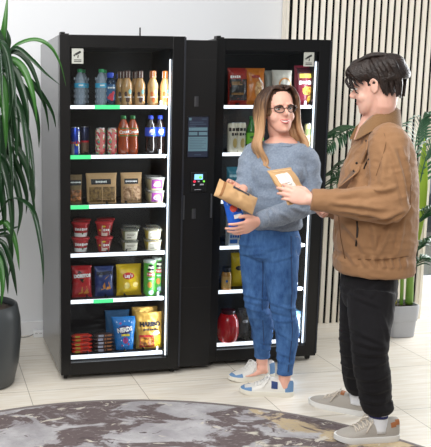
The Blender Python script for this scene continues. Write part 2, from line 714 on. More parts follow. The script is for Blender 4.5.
    if antenna:
        bm = NB()
        tube(bm, [(antenna, 0.35, TOPZ - 0.002), (antenna, 0.35, TOPZ + 0.012)], 0.012, 10, 1)
        tube(bm, [(antenna, 0.35, TOPZ), (antenna, 0.35, TOPZ + 0.075)], 0.0045, 8, 1)
        obj('antenna', bm, BLK, t)
    # the strip's own light
    l = bpy.data.lights.new('strip_light', 'AREA')
    l.shape = 'RECTANGLE'
    l.size, l.size_y, l.energy = 0.02, 1.6, 3.6
    l.color = (0.93, 0.96, 1.0)
    lo = bpy.data.objects.new('strip_light', l)
    COL.objects.link(lo)
    lo.parent = dr
    lo.location = (wx1 - 0.002, 0.030, 0.96)
    lo.rotation_euler = Vector((-0.9, 0.44, 0)).to_track_quat('-Z', 'Y').to_euler()
    return t


def gx(a, b, z):
    return (at(a, 240, 0.035).x, at(b, 240, 0.035).x)


VM1 = vending_machine('black glass-front vending machine on the left, nearer the strap-leaved pot plant', (0, 0, 0), 0,
                      {0: [(0.195, 0.335)], 1: [(0.06, 0.175)], 2: [(0.06, 0.165)], 4: [(0.19, 0.305)]}, antenna=0.525)
VM2 = vending_machine('black glass-front vending machine standing right behind the woman, beside the slatted wall', (0.8877, 0.075, 0), 0.0, {}, left_led=True)

# ------------------------------------------------------------------ payment kiosk between them
kt = thing('payment_kiosk', 'tall black payment column with touch screen between the two glass-front machines', 'kiosk', (0.79, 0.035, 0))
bm = NB()
box(bm, -0.094, 0.092, 0, 0.62, 0.03, 1.885, 0.003)
obj('column', bm, mat('black_matte', (15, 15, 16), 0.4, spec=0.35), kt)
bm = NB()
bm.free()
for z in (0.5, 1.78):
    bm = NB()
    box(bm, -0.09, 0.088, -0.0008, 0.001, z, z + 0.003)
    obj('panel_seam', bm, mat('seam_black', (8, 8, 9), 0.6), kt)
bm = NB()
box(bm, -0.072, 0.054, -0.004, 0.004, 1.245, 1.475, 0.002)
sc = obj('touch_screen', bm, mat('screen_bezel', (14, 17, 26), 0.2), kt)
FS = lambda u, v, l: Vector((-0.009 + u, -0.004 - l * 0.5, 1.36 + v))
bm = NB()
patch(bm, FS, -0.058, 0.058, -0.11, 0.11, 0.001, 1, 1)
obj('screen_glow', bm, glow('ui_navy', (26, 32, 48), 0.3), sc)
bm = NB()
patch(bm, FS, -0.054, 0.054, 0.035, 0.053, 0.002, 1, 1)
patch(bm, FS, -0.054, -0.004, 0.010, 0.028, 0.002, 1, 1)
patch(bm, FS, 0.004, 0.054, 0.010, 0.028, 0.002, 1, 1)
patch(bm, FS, -0.056, 0.056, -0.078, 0.002, 0.002, 1, 1)
patch(bm, FS, -0.054, -0.040, 0.092, 0.106, 0.002, 1, 1)
obj('screen_fields', bm, glow('ui_teal', (78, 104, 114), 0.28), sc)
bm = NB()
for r, (a, b) in enumerate([(-0.05, 0.03), (-0.05, 0.045), (-0.05, -0.015)]):
    patch(bm, FS, a, b, 0.080 - r * 0.011, 0.084 - r * 0.011, 0.003, 1, 1)
patch(bm, FS, 0.02, 0.05, 0.096, 0.101, 0.003, 1, 1)
for r in range(7):
    patch(bm, FS, -0.048, 0.048 - 0.012 * (r % 3), -0.010 - r * 0.009, -0.008 - r * 0.009, 0.003, 1, 1)
patch(bm, FS, -0.02, 0.02, -0.100, -0.096, 0.003, 1, 1)
obj('lettering', bm, glow('ui_line', (52, 66, 82), 0.25), sc)
bm = NB()
box(bm, -0.044, 0.046, -0.010, 0.004, 1.055, 1.165, 0.004)
rd = obj('card_reader', bm, mat('reader_black', (15, 15, 17), 0.35), kt)
FR = lambda u, v, l: Vector((0.001 + u, -0.010 - l * 0.5, 1.11 + v))
bm = NB()
patch(bm, FR, -0.027, 0.022, 0.014, 0.044, 0.001, 1, 1)
obj('display', bm, glow('lcd_blue', (128, 190, 226), 0.75), rd)
bm = NB()
patch(bm, FR, -0.003, 0.018, 0.018, 0.034, 0.002, shape='oval')
patch(bm, FR, 0.022, 0.035, -0.002, 0.009, 0.002, shape='oval')
obj('green_key', bm, glow('key_green', (110, 214, 70), 0.6), rd)
bm = NB()
patch(bm, FR, -0.035, -0.017, -0.003, 0.010, 0.002, shape='oval')
obj('red_key', bm, glow('key_red', (214, 40, 66), 0.6), rd)
for r in ((-0.008, 0.004, 0.0, 0.008), (-0.034, -0.024, -0.019, -0.011), (0.006, 0.028, -0.018, -0.010), (-0.026, 0.012, -0.044, -0.041)):
    bm = NB()
    patch(bm, FR, *r, 0.002, 1, 1)
    obj('grey_key', bm, mat('mark_grey', (158, 160, 168), 0.5), rd)
for x, z0, z1 in ((-0.084, 0.90, 1.035), (0.078, 0.905, 1.042)):
    bm = NB()
    box(bm, x - 0.004, x + 0.004, -0.012, 0.002, z0, z1, 0.002)
    obj('grip_bar', bm, mat('bar_grey', (92, 94, 98), 0.35, metal=0.7), kt)
for z in (0.93, 1.555):
    bm = NB()
    tube(bm, [(-0.022, -0.001, z - 0.028), (-0.022, -0.001, z + 0.028)], [(0.012, 0.003)] * 2, 14, 1, ref=(0, 1, 0))
    obj('lock_cover', bm, mat('lock_grey', (46, 46, 50), 0.4), kt)
# ------------------------------------------------------------------ goods on the shelves
def cylF(prof):
    """front surface of a round body: u along the girth, v = height, from a radius profile [(r, z)]"""
    def F(u, v, l):
        r = prof[-1][0]
        for (r0, z0), (r1, z1) in zip(prof, prof[1:]):
            if z0 <= v <= z1:
                r = r0 + (r1 - r0) * (v - z0) / max(z1 - z0, 1e-6)
                break
        a = u / max(r, 0.004)
        return Vector(((r + l) * sin(a), -(r + l) * cos(a), v))
    return F


def ring_band(bm, prof, z0, z1, lift=0.0008, n=24, mi=0):
    F = cylF(prof)
    zs = [z0 + (z1 - z0) * k / 4 for k in range(5)]
    loft(bm, [[Vector((-F(0, z, lift).y * cos(2 * pi * k / n), -F(0, z, lift).y * sin(2 * pi * k / n), z)) for k in range(n)] for z in zs], False, False, mi)


def stand(name, label, cat, px, Y, z, group=None, rz=0.0, pxy=240):
    p = at(px, pxy, Y)
    return thing(name, label, cat, (p.x, Y, z), rz, group)


def dup(root, px, Y, label, group=None, pxy=240):
    r = root.copy()
    COL.objects.link(r)
    r.location = (at(px, pxy, Y).x, Y, root.location.z)
    r['label'] = label
    if group:
        r['group'] = group
    for ch in list(root.children):
        c = ch.copy()
        COL.objects.link(c)
        c.parent = r
        for g in list(ch.children):
            d = g.copy()
            COL.objects.link(d)
            d.parent = c
    return r


WHITE = mat('print_white', (236, 236, 232), 0.5)
INK = mat('print_black', (20, 20, 22), 0.5)
Z0, Z1, Z2, Z3, Z4, Z5 = [z + 0.006 for z in SHELF_Z]

# --- row 1 left: water
def water(label, px, Y):
    t = stand('water_bottle', label, 'water bottle', px, Y, Z0, 'clear water bottles')
    P = [(0.026, 0), (0.031, 0.006), (0.031, 0.03), (0.029, 0.045), (0.031, 0.06), (0.029, 0.075), (0.0315, 0.09), (0.0315, 0.125), (0.028, 0.145), (0.018, 0.168), (0.0125, 0.178), (0.0125, 0.184)]
    bm = NB()
    lathe(bm, P, 20)
    for z in (0.015, 0.045, 0.075, 0.14):
        for k in range(10):
            a = 2 * pi * k / 10
            ball(bm, (0.0315 * cos(a), 0.0315 * sin(a), z + 0.006), 0.0025, 0.0025, 0.009, n=6, mi=1)
    obj('bottle', bm, [clear('pet_clear', (228, 236, 244), 0.34, (206, 220, 234)), clear('pet_shine', (225, 232, 240), 0.45, (205, 216, 228))], t, smooth=True)
    bm = NB()
    ring_band(bm, P, 0.098, 0.122)
    lb = obj('label', bm, mat('label_skyblue', (64, 168, 206), 0.45), t, smooth=True)
    bm = NB()
    patch(bm, cylF(P), -0.012, 0.012, 0.106, 0.114, 0.0018)
    obj('label_mark', bm, WHITE, lb)
    bm = NB()
    lathe(bm, [(0.014, 0.180), (0.0145, 0.182), (0.0145, 0.196), (0.012, 0.198)], 16)
    obj('cap', bm, mat('cap_green', (42, 150, 92), 0.4), t, smooth=True, sharp=40)
    return t


a = water('clear water bottle with green cap, first from the left on the top shelf', 80, 0.105)
dup(a, 100.5, 0.105, 'clear water bottle with green cap, front one beside the blue-capped bottle')
dup(a, 83, 0.19, 'clear water bottle with green cap, standing behind the first bottle from the left')
dup(a, 103.5, 0.19, 'clear water bottle with green cap, standing behind the one beside the blue-capped bottle')


def flav(label, px, Y):
    t = stand('flavoured_water_bottle', label, 'bottle', px, Y, Z0, 'blue-capped berry water bottles')
    P = [(0.026, 0), (0.029, 0.006), (0.029, 0.13), (0.025, 0.142), (0.015, 0.15), (0.0145, 0.156)]
    bm = NB()
    lathe(bm, P, 20)
    obj('bottle', bm, clear('pet_blueish', (120, 158, 190), 0.22, (60, 100, 140)), t, smooth=True)
    bm = NB()
    ring_band(bm, P, 0.03, 0.115)
    lb = obj('label', bm, clear('label_film', (90, 140, 180), 0.62, (74, 122, 168)), t, smooth=True)
    bm = NB()
    for u, v, r in ((0.0, 0.055, 0.013), (-0.012, 0.045, 0.010), (0.011, 0.07, 0.009), (0.002, 0.037, 0.010)):
        patch(bm, cylF(P), u - r, u + r, v - r, v + r, 0.0018, shape='oval')
    obj('berry_print', bm, mat('berry_red', (190, 44, 62), 0.45), lb)
    bm = NB()
    marks(bm, 5, 0.013, cylF(P), 0, 0.098)
    obj('lettering', bm, WHITE, lb)
    bm = NB()
    lathe(bm, [(0.017, 0.152), (0.018, 0.154), (0.018, 0.176), (0.015, 0.179)], 16)
    obj('cap', bm, mat('cap_blue', (48, 84, 206), 0.4), t, smooth=True, sharp=40)
    return t


a = flav('blue-labelled bottle with red berries and blue cap, front one of its lane', 109.5, 0.105)
dup(a, 118.5, 0.24, 'blue-labelled bottle with red berries and blue cap, behind the front one')


def coffee(label, px, Y, kind):
    t = stand('iced_coffee_bottle', label, 'coffee bottle', px, Y, Z0, 'glass bottles of milky iced coffee')
    P = [(0.027, 0), (0.0305, 0.006), (0.0305, 0.05), (0.028, 0.07), (0.0315, 0.10), (0.0295, 0.118), (0.019, 0.142), (0.0165, 0.152)]
    bm = NB()
    lathe(bm, P, 20)
    obj('bottle', bm, mat('milk_coffee' if kind else 'milk_mocha', (206, 162, 104) if kind else (186, 144, 94), 0.18, coat=0.6), t, smooth=True)
    bm = NB()
    lathe(bm, [(0.0165, 0.150), (0.0185, 0.152), (0.0185, 0.186), (0.0165, 0.190)], 18)
    cp = obj('cap', bm, mat('cap_orange', (196, 106, 44), 0.35) if kind else mat('cap_brown', (74, 44, 34), 0.35), t, smooth=True, sharp=40)
    bm = NB()
    for k in range(3):
        a = -1.3 + k * 1.0
        box(bm, 0.0183 * sin(a) - 0.0012, 0.0183 * sin(a) + 0.0012, -0.0192 * cos(a) - 0.0006, -0.0192 * cos(a) + 0.0006, 0.152, 0.186)
    obj('cap_ridges', bm, mat('cap_light', (206, 196, 190), 0.4), cp)
    bm = NB()
    F = cylF(P)
    patch(bm, F, -0.013, 0.009, 0.018, 0.05, 0.001, shape='oval')
    patch(bm, F, -0.020, -0.004, 0.05, 0.078, 0.001, shape='oval')
    lb = obj('flavour_print', bm, mat('print_caramel', (190, 96, 34), 0.5) if kind else mat('print_mocha', (70, 40, 30), 0.5), t)
    bm = NB()
    patch(bm, F, 0.001, 0.021, 0.064, 0.09, 0.0014, shape='oval')
    obj('round_badge', bm, mat('badge_teal', (128, 184, 176), 0.5), t)
    bm = NB()
    marks(bm, 6, 0.010, F, -0.001, 0.048)
    obj('lettering', bm, WHITE, t)
    return t


a = coffee('brown-capped iced coffee bottle, second front one from the left', 138, 0.10, 0)
dup(a, 125.5, 0.10, 'brown-capped iced coffee bottle, first front one, next to the berry water')
dup(a, 119.5, 0.18, 'brown-capped iced coffee bottle half hidden behind the first one')
dup(a, 133.5, 0.18, 'brown-capped iced coffee bottle half hidden behind the second one')
a = coffee('orange-capped iced coffee bottle, left one of the two orange-capped', 150.5, 0.10, 1)
dup(a, 162.5, 0.10, 'orange-capped iced coffee bottle at the right end of the top shelf')


# --- row 2 left: cans and soda
def can(name, label, px, Y, z, r, h, cm, group=None):
    t = stand(name, label, 'drink can', px, Y, z, group)
    P = [(r * 0.82, 0), (r, 0.006), (r, h - 0.012), (r * 0.84, h - 0.002), (r * 0.84, h)]
    bm = NB()
    lathe(bm, P, 22, cap1=False)
    obj('can_body', bm, cm, t, smooth=True, sharp=50)
    bm = NB()
    lathe(bm, [(r * 0.86, h - 0.002), (r * 0.86, h + 0.001), (r * 0.76, h + 0.001), (r * 0.74, h - 0.003), (0.002, h - 0.003)], 22)
    ld = obj('can_lid', bm, mat('can_alu', (190, 192, 196), 0.3, metal=0.9), t, smooth=True, sharp=40)
    bm = NB()
    ball(bm, (0, -r * 0.3, h - 0.001), r * 0.3, r * 0.42, 0.0015, n=10)
    obj('ring_pull', bm, mat('can_alu', (190, 192, 196), 0.3, metal=0.9), ld, smooth=True)
    return t, cylF(P)


t, F = can('energy_drink_can', 'slim blue and silver energy drink can at the left end of the second shelf', 75.5, 0.10, Z1, 0.026, 0.152, mat('energy_blue', (32, 66, 176), 0.28, metal=0.5))
bm = NB()
patch(bm, F, 0.012, 0.034, 0.006, 0.148, 0.0006)
patch(bm, F, -0.030, -0.010, 0.006, 0.075, 0.0006)
obj('silver_field', bm, mat('silver_ink', (196, 200, 206), 0.3, metal=0.6), t)
bm = NB()
letters(bm, 'Red Bull', 0.021, F, 0.0, 0.070, rot=0.0, bold=0.0006)
obj('lettering', bm, mat('energy_red', (214, 34, 52), 0.4), t)
bm = NB()
patch(bm, F, -0.004, 0.014, 0.052, 0.064, 0.0012, shape='oval')
obj('sun_disc', bm, mat('energy_yellow', (240, 196, 48), 0.4), t)

t, F = can('energy_drink_can', 'slim dark navy can standing behind the blue and silver one', 84.5, 0.20, Z1, 0.026, 0.152, mat('navy_can', (44, 50, 84), 0.3, metal=0.4))
bm = NB()
patch(bm, F, -0.026, 0.026, 0.006, 0.066, 0.0006)
obj('bronze_field', bm, mat('bronze_ink', (142, 112, 92), 0.35, metal=0.4), t)
bm = NB()
patch(bm, F, -0.026, 0.026, 0.066, 0.076, 0.0008)
obj('red_stripe', bm, mat('energy_red', (214, 34, 52), 0.4), t)


def tea_mat():
    m, nt, b, tc = node_mat('patterned_can')
    v = nt.nodes.new('ShaderNodeTexVoronoi')
    v.inputs['Scale'].default_value = 95
    nt.links.new(tc.outputs['Object'], v.inputs['Vector'])
    sp = nt.nodes.new('ShaderNodeSeparateColor')
    nt.links.new(v.outputs['Color'], sp.inputs[0])
    r = nt.nodes.new('ShaderNodeValToRGB')
    r.color_ramp.interpolation = 'CONSTANT'
    cols = [(0.0, (204, 52, 74)), (0.3, (232, 210, 196)), (0.5, (70, 168, 156)), (0.68, (206, 96, 92)), (0.84, (150, 184, 120))]
    el = r.color_ramp.elements
    el[0].position, el[0].color = 0.0, (*rgb(*cols[0][1]), 1)
    el[1].position, el[1].color = cols[1][0], (*rgb(*cols[1][1]), 1)
    for p, c in cols[2:]:
        e = el.new(p)
        e.color = (*rgb(*c), 1)
    nt.links.new(sp.outputs[0], r.inputs['Fac'])
    nt.links.new(r.outputs['Color'], b.inputs['Base Color'])
    b.inputs['Roughness'].default_value = 0.35
    return m


TEA = tea_mat()
for px, lb in ((100, 'can in a red and turquoise pattern, left one of the two patterned cans'), (111.5, 'can in a red and turquoise pattern, next to the orange soda')):
    t, F = can('iced_tea_can', lb, px, 0.10, Z1, 0.028, 0.148, TEA, 'patterned iced tea cans')
    bm = NB()
    patch(bm, F, -0.008, 0.008, 0.02, 0.13, 0.0008, 4, 4)
    obj('script_band', bm, mat('tea_pink', (220, 122, 116), 0.4), t)


def soda(name, label, px, Y, liquid, capm, group):
    t = stand(name, label, 'soda bottle', px, Y, Z1, group)
    P = [(0.026, 0), (0.031, 0.008), (0.031, 0.055), (0.028, 0.085), (0.031, 0.105), (0.031, 0.150), (0.027, 0.168), (0.015, 0.190), (0.013, 0.198)]
    bm = NB()
    lathe(bm, P, 22)
    obj('bottle', bm, liquid, t, smooth=True)
    bm = NB()
    lathe(bm, [(0.0145, 0.196), (0.015, 0.198), (0.015, 0.214), (0.013, 0.216)], 16)
    obj('cap', bm, capm, t, smooth=True, sharp=40)
    bm = NB()
    ring_band(bm, P, 0.102, 0.150)
    lab = bm
    return t, cylF(P), lab


ORS = mat('orange_soda', (150, 62, 26), 0.12, coat=0.7)
CAPG = mat('cap_darkgreen', (38, 108, 52), 0.4)
for px, Y, lb in ((122.5, 0.10, 'orange soda bottle with green cap, front one next to the patterned can'), (131.5, 0.11, 'orange soda bottle with green cap, right one next to the cola')):
    t, F, bm = soda('orange_soda_bottle', lb, px, Y, ORS, CAPG, 'orange soda bottles')
    l = obj('label', bm, mat('label_orange', (208, 92, 28), 0.4), t, smooth=True)
    bm = NB()
    letters(bm, 'Crush', 0.024, F, 0, 0.127, bold=0.0012, rot=0.12)
    obj('lettering', bm, WHITE, l)
    bm = NB()
    patch(bm, F, -0.028, 0.028, 0.103, 0.110, 0.0014)
    patch(bm, F, -0.028, 0.028, 0.143, 0.149, 0.0014)
    obj('green_stripe', bm, CAPG, l)
COLA = mat('cola', (30, 20, 18), 0.10, coat=0.8)
CAPB = mat('cap_cobalt', (40, 66, 190), 0.4)
for px, Y, lb in ((149, 0.10, 'cola bottle with blue label and blue cap, left one of the pair'), (158, 0.11, 'cola bottle with blue label and blue cap, right end of the second shelf')):
    t, F, bm = soda('cola_bottle', lb, px, Y, COLA, CAPB, 'cola bottles')
    l = obj('label', bm, mat('label_cobalt', (36, 74, 196), 0.4), t, smooth=True)
    bm = NB()
    patch(bm, F, -0.016, 0.016, 0.110, 0.142, 0.0014, shape='oval')
    g = obj('globe_logo', bm, WHITE, l)
    bm = NB()
    pts = [(0.015 * cos(a), 0.126 + 0.015 * sin(a)) for a in [pi * k / 10 for k in range(11)]]
    poly(bm, F, [(-0.015, 0.129), (0.0, 0.127), (0.015, 0.132)] + pts[1:-1], 0.002)
    obj('globe_red', bm, mat('globe_red', (206, 32, 48), 0.4), g)
    bm = NB()
    pts = [(0.015 * cos(a), 0.126 + 0.015 * sin(a)) for a in [pi + pi * k / 10 for k in range(11)]]
    poly(bm, F, [(0.015, 0.124), (0.0, 0.121), (-0.015, 0.122)] + pts[1:-1], 0.002)
    obj('globe_blue', bm, CAPB, g)
    bm = NB()
    letters(bm, 'pepsi', 0.009, F, 0, 0.1255)
    obj('lettering', bm, INK, g)


# --- soft packs
def pouch(name, label, cat, px, Y, z, w, h, d, m, tilt=0.0, rz=0.0, group=None, seal=0.012, stand_up=False, wr=0.0045, seed=0, taper=0.0, pxy=240, roll=0.0, loc=None):
    t = thing(name, label, cat, loc if loc is not None else (at(px, pxy, Y).x, Y, z), rz, group)
    R = Matrix.Rotation(-tilt, 3, 'X') @ Matrix.Rotation(roll, 3, 'Y')

    def S(u, v, side, l):
        """u across from the centre line, v height"""
        q = min(max(2 * u / w, -1), 1)
        s = min(max((v - seal) / (h - 2 * seal), 0), 1)
        prof = (1 - abs(2 * s - 1) ** 2.6) ** 0.6 if not stand_up else (max(0.0, 1 - s ** 2.2) ** 0.7) * min(1, (s + 0.12) / 0.2)
        if stand_up and v < seal:
            prof = 0.55
        edge = max(0.0, 1 - abs(q) ** 2.8) ** 0.6
        th = d / 2 * prof * edge
        nz = noise.noise(Vector((u * 40 + seed, v * 40, side * 3.0))) * wr * (0.3 + 0.7 * edge)
        k = (1 - taper * (1 - v / h)) * (1 - 0.05 * math.sqrt(max(prof, 0.0)) + 0.012 * noise.noise(Vector((v * 60, seed, q * 1.5))))
        return R @ Vector((u * k, side * (-1) * (th + nz * (0.4 + prof) + 0.0012 + l), v))

    NU, NV = 16, 22
    bm = NB()
    def zig(i, j):
        u = -w / 2 + w * i / NU
        v = h * j / NV
        return u, v
    A = [[bm.verts.new(S(*zig(i, j), 1, 0)) for i in range(NU + 1)] for j in range(NV + 1)]
    B = [[bm.verts.new(S(*zig(i, j), -1, 0)) for i in range(NU + 1)] for j in range(NV + 1)]
    for j in range(NV):
        for i in range(NU):
            bm.faces.new((A[j][i], A[j][i + 1], A[j + 1][i + 1], A[j + 1][i]))
            bm.faces.new((B[j][i + 1], B[j][i], B[j + 1][i], B[j + 1][i + 1]))
        for i in (0, NU):
            bm.faces.new((A[j][i], B[j][i], B[j + 1][i], A[j + 1][i]))
    for i in range(NU):
        for j in (0, NV):
            bm.faces.new((A[j][i], B[j][i], B[j][i + 1], A[j][i + 1]))
    ob = obj('bag', bm, m, t, smooth=True)
    return t, (lambda u, v, l: S(u, v, 1, l)), ob


def deco(t, name, m, fn):
    bm = NB()
    fn(bm)
    return obj(name, bm, m, t)


KRAFT = mat('kraft_paper', (186, 150, 106), 0.75, bump=(60, 0.15))
NUTS = mat('mixed_nuts', (142, 110, 58), 0.5, bump=(130, 0.9), var=(60, (98, 70, 34), 0.12))
NUTS2 = mat('brown_nuts', (150, 108, 72), 0.5, bump=(130, 0.9), var=(60, (196, 160, 124), 0.12))
t, F, o = pouch('snack_pouch', 'kraft pouch partly cut off by the door edge, left end of the third shelf', 'snack pouch', 75, 0.12, Z2, 0.085, 0.165, 0.05, mat('kraft_dull', (120, 98, 66), 0.75), 0.08, stand_up=True)
deco(t, 'label', INK, lambda b: patch(b, F, -0.04, 0.036, 0.105, 0.135))
deco(t, 'lettering', WHITE, lambda b: marks(b, 11, 0.011, F, 0, 0.122))
deco(t, 'window', mat('dried_fruit', (176, 104, 48), 0.4, var=(45, (90, 60, 30), 0.1)), lambda b: patch(b, F, -0.036, 0.036, 0.015, 0.080))
for px, w_, nm, lb, mm in ((101.5, 0.178, '.......', 'wide kraft pouch with clear window of pale nuts, black label', NUTS), (131, 0.125, '.........', 'narrower kraft pouch with window of brown nuts, beside the purple tubs', NUTS2)):
    t, F, o = pouch('nut_pouch', lb, 'snack pouch', px, 0.12, Z2, w_, 0.172, 0.055, KRAFT, 0.08, stand_up=True, seed=px, group='kraft nut pouches')
    deco(t, 'label', INK, lambda b: patch(b, F, -w_ * 0.36, w_ * 0.3, 0.108, 0.138))
    deco(t, 'lettering', WHITE, lambda b: marks(b, len(nm), 0.0155 if px < 110 else 0.0125, F, -w_ * 0.03, 0.123))
    deco(t, 'window', mm, lambda b: (patch(b, F, -w_ * 0.43, -0.003, 0.010, 0.094), patch(b, F, 0.003, w_ * 0.43, 0.010, 0.094)))


# --- tubs and cups
def tub(name, label, cat, px, Y, z, r0, r1, h, m, lidm, sq=2.0, group=None):
    t = stand(name, label, cat, px, Y, z, group)
    bm = NB()
    n = 28
    rings = []
    prof = [(r0 * 0.94, 0), (r0, 0.004), (r1, h - 0.010)]
    for r, zz in prof:
        rings.append(ell((0, 0, zz), (1, 0, 0), (0, 1, 0), r, r, n, sq))
    loft(bm, rings)
    obj('tub_body', bm, m, t, smooth=True, sharp=50)
    bm = NB()
    loft(bm, [ell((0, 0, zz), (1, 0, 0), (0, 1, 0), r, r, n, sq) for r, zz in ((r1 + 0.003, h - 0.012), (r1 + 0.005, h - 0.010), (r1 + 0.005, h - 0.003), (r1 + 0.001, h))])
    obj('tub_lid', bm, lidm, t, smooth=True, sharp=40)

    def F(u, v, l):
        r = r0 + (r1 - r0) * v / h + l + 0.0006
        a = u / (r * (1.0 if sq == 2 else 0.95))
        x, y = sin(a), cos(a)
        k = (abs(x) ** sq + abs(y) ** sq) ** (-1 / sq)
        return Vector((r * k * x, -r * k * y, v))
    return t, F


PURP = mat('label_purple', (132, 44, 128), 0.45)
for lvl, nm in ((0, 'lower front one'), (1, 'upper front one')):
    t, F = tub('snack_tub', 'cream tub with purple label, %s of the purple stack' % nm, 'snack tub', 154.5, 0.115, Z2 + lvl * 0.074, 0.038, 0.045, 0.073, mat('tub_cream', (206, 190, 150), 0.4), clear('lid_clear', (235, 235, 232), 0.45, (200, 196, 190)), 5, 'purple-labelled tubs')
    deco(t, 'label', PURP, lambda b: patch(b, F, -0.028, 0.026, 0.010, 0.060))
    deco(t, 'label_disc', mat('label_lilac', (226, 208, 220), 0.5), lambda b: patch(b, F, -0.020, 0.018, 0.018, 0.044, 0.0018, shape='oval'))
    deco(t, 'label_arc', mat('label_gold', (212, 168, 76), 0.5), lambda b: patch(b, F, -0.016, 0.014, 0.042, 0.050, 0.0018, shape='oval'))
    deco(t, 'lettering', PURP, lambda b: marks(b, 4, 0.010, F, -0.001, 0.031, bold=0.0004))
for lvl, nm in ((0, 'lower'), (1, 'upper')):
    tub('snack_tub', 'cream tub behind the purple-labelled stack, %s back one' % nm, 'snack tub', 152.5, 0.23, Z2 + lvl * 0.074, 0.038, 0.045, 0.073, mat('tub_cream', (206, 190, 150), 0.4), clear('lid_clear', (235, 235, 232), 0.45, (200, 196, 190)), 5, 'purple-labelled tubs')

NRED = mat('noodle_red', (178, 34, 40), 0.4)
for px, kind in ((80.5, 0), (104, 1)):
    for lvl, nm in ((0, 'lower'), (1, 'upper')):
        who = ('white-bottomed' if not kind else 'yellow-marked', nm, 'left' if not kind else 'second')
        t, F = tub('noodle_cup', 'red %s noodle cup, %s one of the %s noodle stack' % who, 'noodle cup', px, 0.12, Z3 + lvl * 0.086, 0.033, 0.047, 0.085, NRED, mat('noodle_lid', (190, 46, 52), 0.35), 2, 'stacked red noodle cups')
        if not kind:
            deco(t, 'white_band', WHITE, lambda b: patch(b, F, -0.05, 0.05, 0.004, 0.026))
            deco(t, 'chilli_dot', mat('chilli_green', (80, 96, 40), 0.5), lambda b: patch(b, F, 0.0, 0.010, 0.018, 0.030, 0.002, shape='oval'))
            deco(t, 'lettering', WHITE, lambda b: marks(b, 6, 0.022, F, -0.002, 0.048, bold=0.0008))
        else:
            deco(t, 'white_panel', mat('panel_pale', (226, 206, 190), 0.5), lambda b: (patch(b, F, -0.018, 0.012, 0.006, 0.024), patch(b, F, -0.022, -0.018, 0.006, 0.066), patch(b, F, 0.026, 0.030, 0.006, 0.066)))
            deco(t, 'yellow_mark', mat('mark_yellow', (224, 200, 48), 0.5), lambda b: (patch(b, F, -0.020, 0.0, 0.056, 0.066, 0.0018, shape='oval'), patch(b, F, -0.040, -0.028, 0.034, 0.042, 0.0018)))
            deco(t, 'lettering', WHITE, lambda b: marks(b, 3, 0.020, F, 0.004, 0.041, bold=0.0006))
for px, kind in ((82, 0), (105.5, 1)):
    tub('noodle_cup', 'red noodle cup at the back, behind the %s noodle stack' % ('left' if not kind else 'second'), 'noodle cup', px, 0.24, Z3 + 0.086, 0.033, 0.047, 0.085, NRED, mat('noodle_lid', (190, 46, 52), 0.35), 2, 'stacked red noodle cups')
for px, kind in ((129.5, 0), (152.5, 1)):
    for lvl, nm in ((0, 'lower'), (1, 'upper')):
        lb = '%s snack tub with white label, %s one of the stack' % ('pale green' if not kind else 'yellow', nm)
        m = mat('tub_sage', (142, 142, 96), 0.4) if not kind else mat('tub_yellow', (206, 172, 46), 0.4)
        t, F = tub('snack_tub', lb, 'snack tub', px, 0.115, Z3 + lvl * 0.064, 0.036, 0.044, 0.063, m, clear('lid_clear2', (240, 240, 236), 0.25, (200, 200, 190)), 5, 'white-labelled clear tubs')
        l = deco(t, 'label', mat('label_offwhite', (214, 208, 190), 0.5), lambda b: patch(b, F, -0.030, 0.030, 0.004, 0.050))
        deco(l, 'print_lines', mat('print_grey', (110, 104, 96), 0.5), lambda b: (patch(b, F, -0.022, 0.0, 0.012, 0.018, 0.002), patch(b, F, -0.022, 0.020, 0.034, 0.037, 0.002), patch(b, F, -0.022, 0.014, 0.026, 0.029, 0.002)))
    tub('snack_tub', '%s snack tub at the back, behind the stack' % ('pale green' if not kind else 'yellow'), 'snack tub', px + 1.5, 0.24, Z3 + 0.064, 0.036, 0.044, 0.063, m, clear('lid_clear2', (240, 240, 236), 0.25, (200, 200, 190)), 5, 'white-labelled clear tubs')


# --- row 5 left: crisps
def chip_print(t, F, s=1.0, v0=0.06):
    def f(b):
        poly(b, F, [(-0.022 * s, v0 - 0.028 * s), (0.004 * s, v0 - 0.020 * s), (-0.002 * s, v0 + 0.014 * s)], 0.0026)
        poly(b, F, [(0.006 * s, v0 - 0.026 * s), (0.034 * s, v0 - 0.022 * s), (0.020 * s, v0 + 0.016 * s)], 0.0026)
    deco(t, 'chip_print', mat('chip_orange', (206, 132, 48), 0.5), f)


t, F, o = pouch('crisp_bag', 'red corn chip bag at the left end of the fifth shelf', 'crisp bag', 82, 0.12, Z4, 0.118, 0.182, 0.055, mat('bag_red', (186, 36, 40), 0.3), 0.10, seed=3)
deco(t, 'lettering', WHITE, lambda b: letters(b, 'DORITOS', 0.0235, F, 0.0, 0.125, bold=0.0022, rot=0.05))
deco(t, 'triangle_logo', INK, lambda b: (poly(b, F, [(-0.020, 0.108), (0.020, 0.110), (0.0, 0.086)], 0.0016), poly(b, F, [(-0.030, 0.138), (0.0, 0.140), (-0.020, 0.156)], 0.0016)))
deco(t, 'gold_stroke', mat('bag_gold', (226, 168, 60), 0.4), lambda b: poly(b, F, [(-0.004, 0.090), (0.030, 0.120), (0.002, 0.098)], 0.003))
chip_print(t, F, 1.15, 0.050)
t, F, o = pouch('crisp_bag', 'dark blue corn chip bag between the red bag and the yellow bag', 'crisp bag', 104.5, 0.12, Z4, 0.112, 0.175, 0.055, mat('bag_navy', (44, 60, 112), 0.3), 0.10, seed=9)
deco(t, 'lettering', mat('ink_dusky', (30, 30, 38), 0.5), lambda b: letters(b, 'DORITOS', 0.022, F, 0.0, 0.135, bold=0.002, rot=0.05))
deco(t, 'gold_stroke', mat('bag_gold', (226, 168, 60), 0.4), lambda b: poly(b, F, [(-0.004, 0.098), (0.030, 0.126), (0.002, 0.106)], 0.003))
chip_print(t, F, 1.1, 0.070)
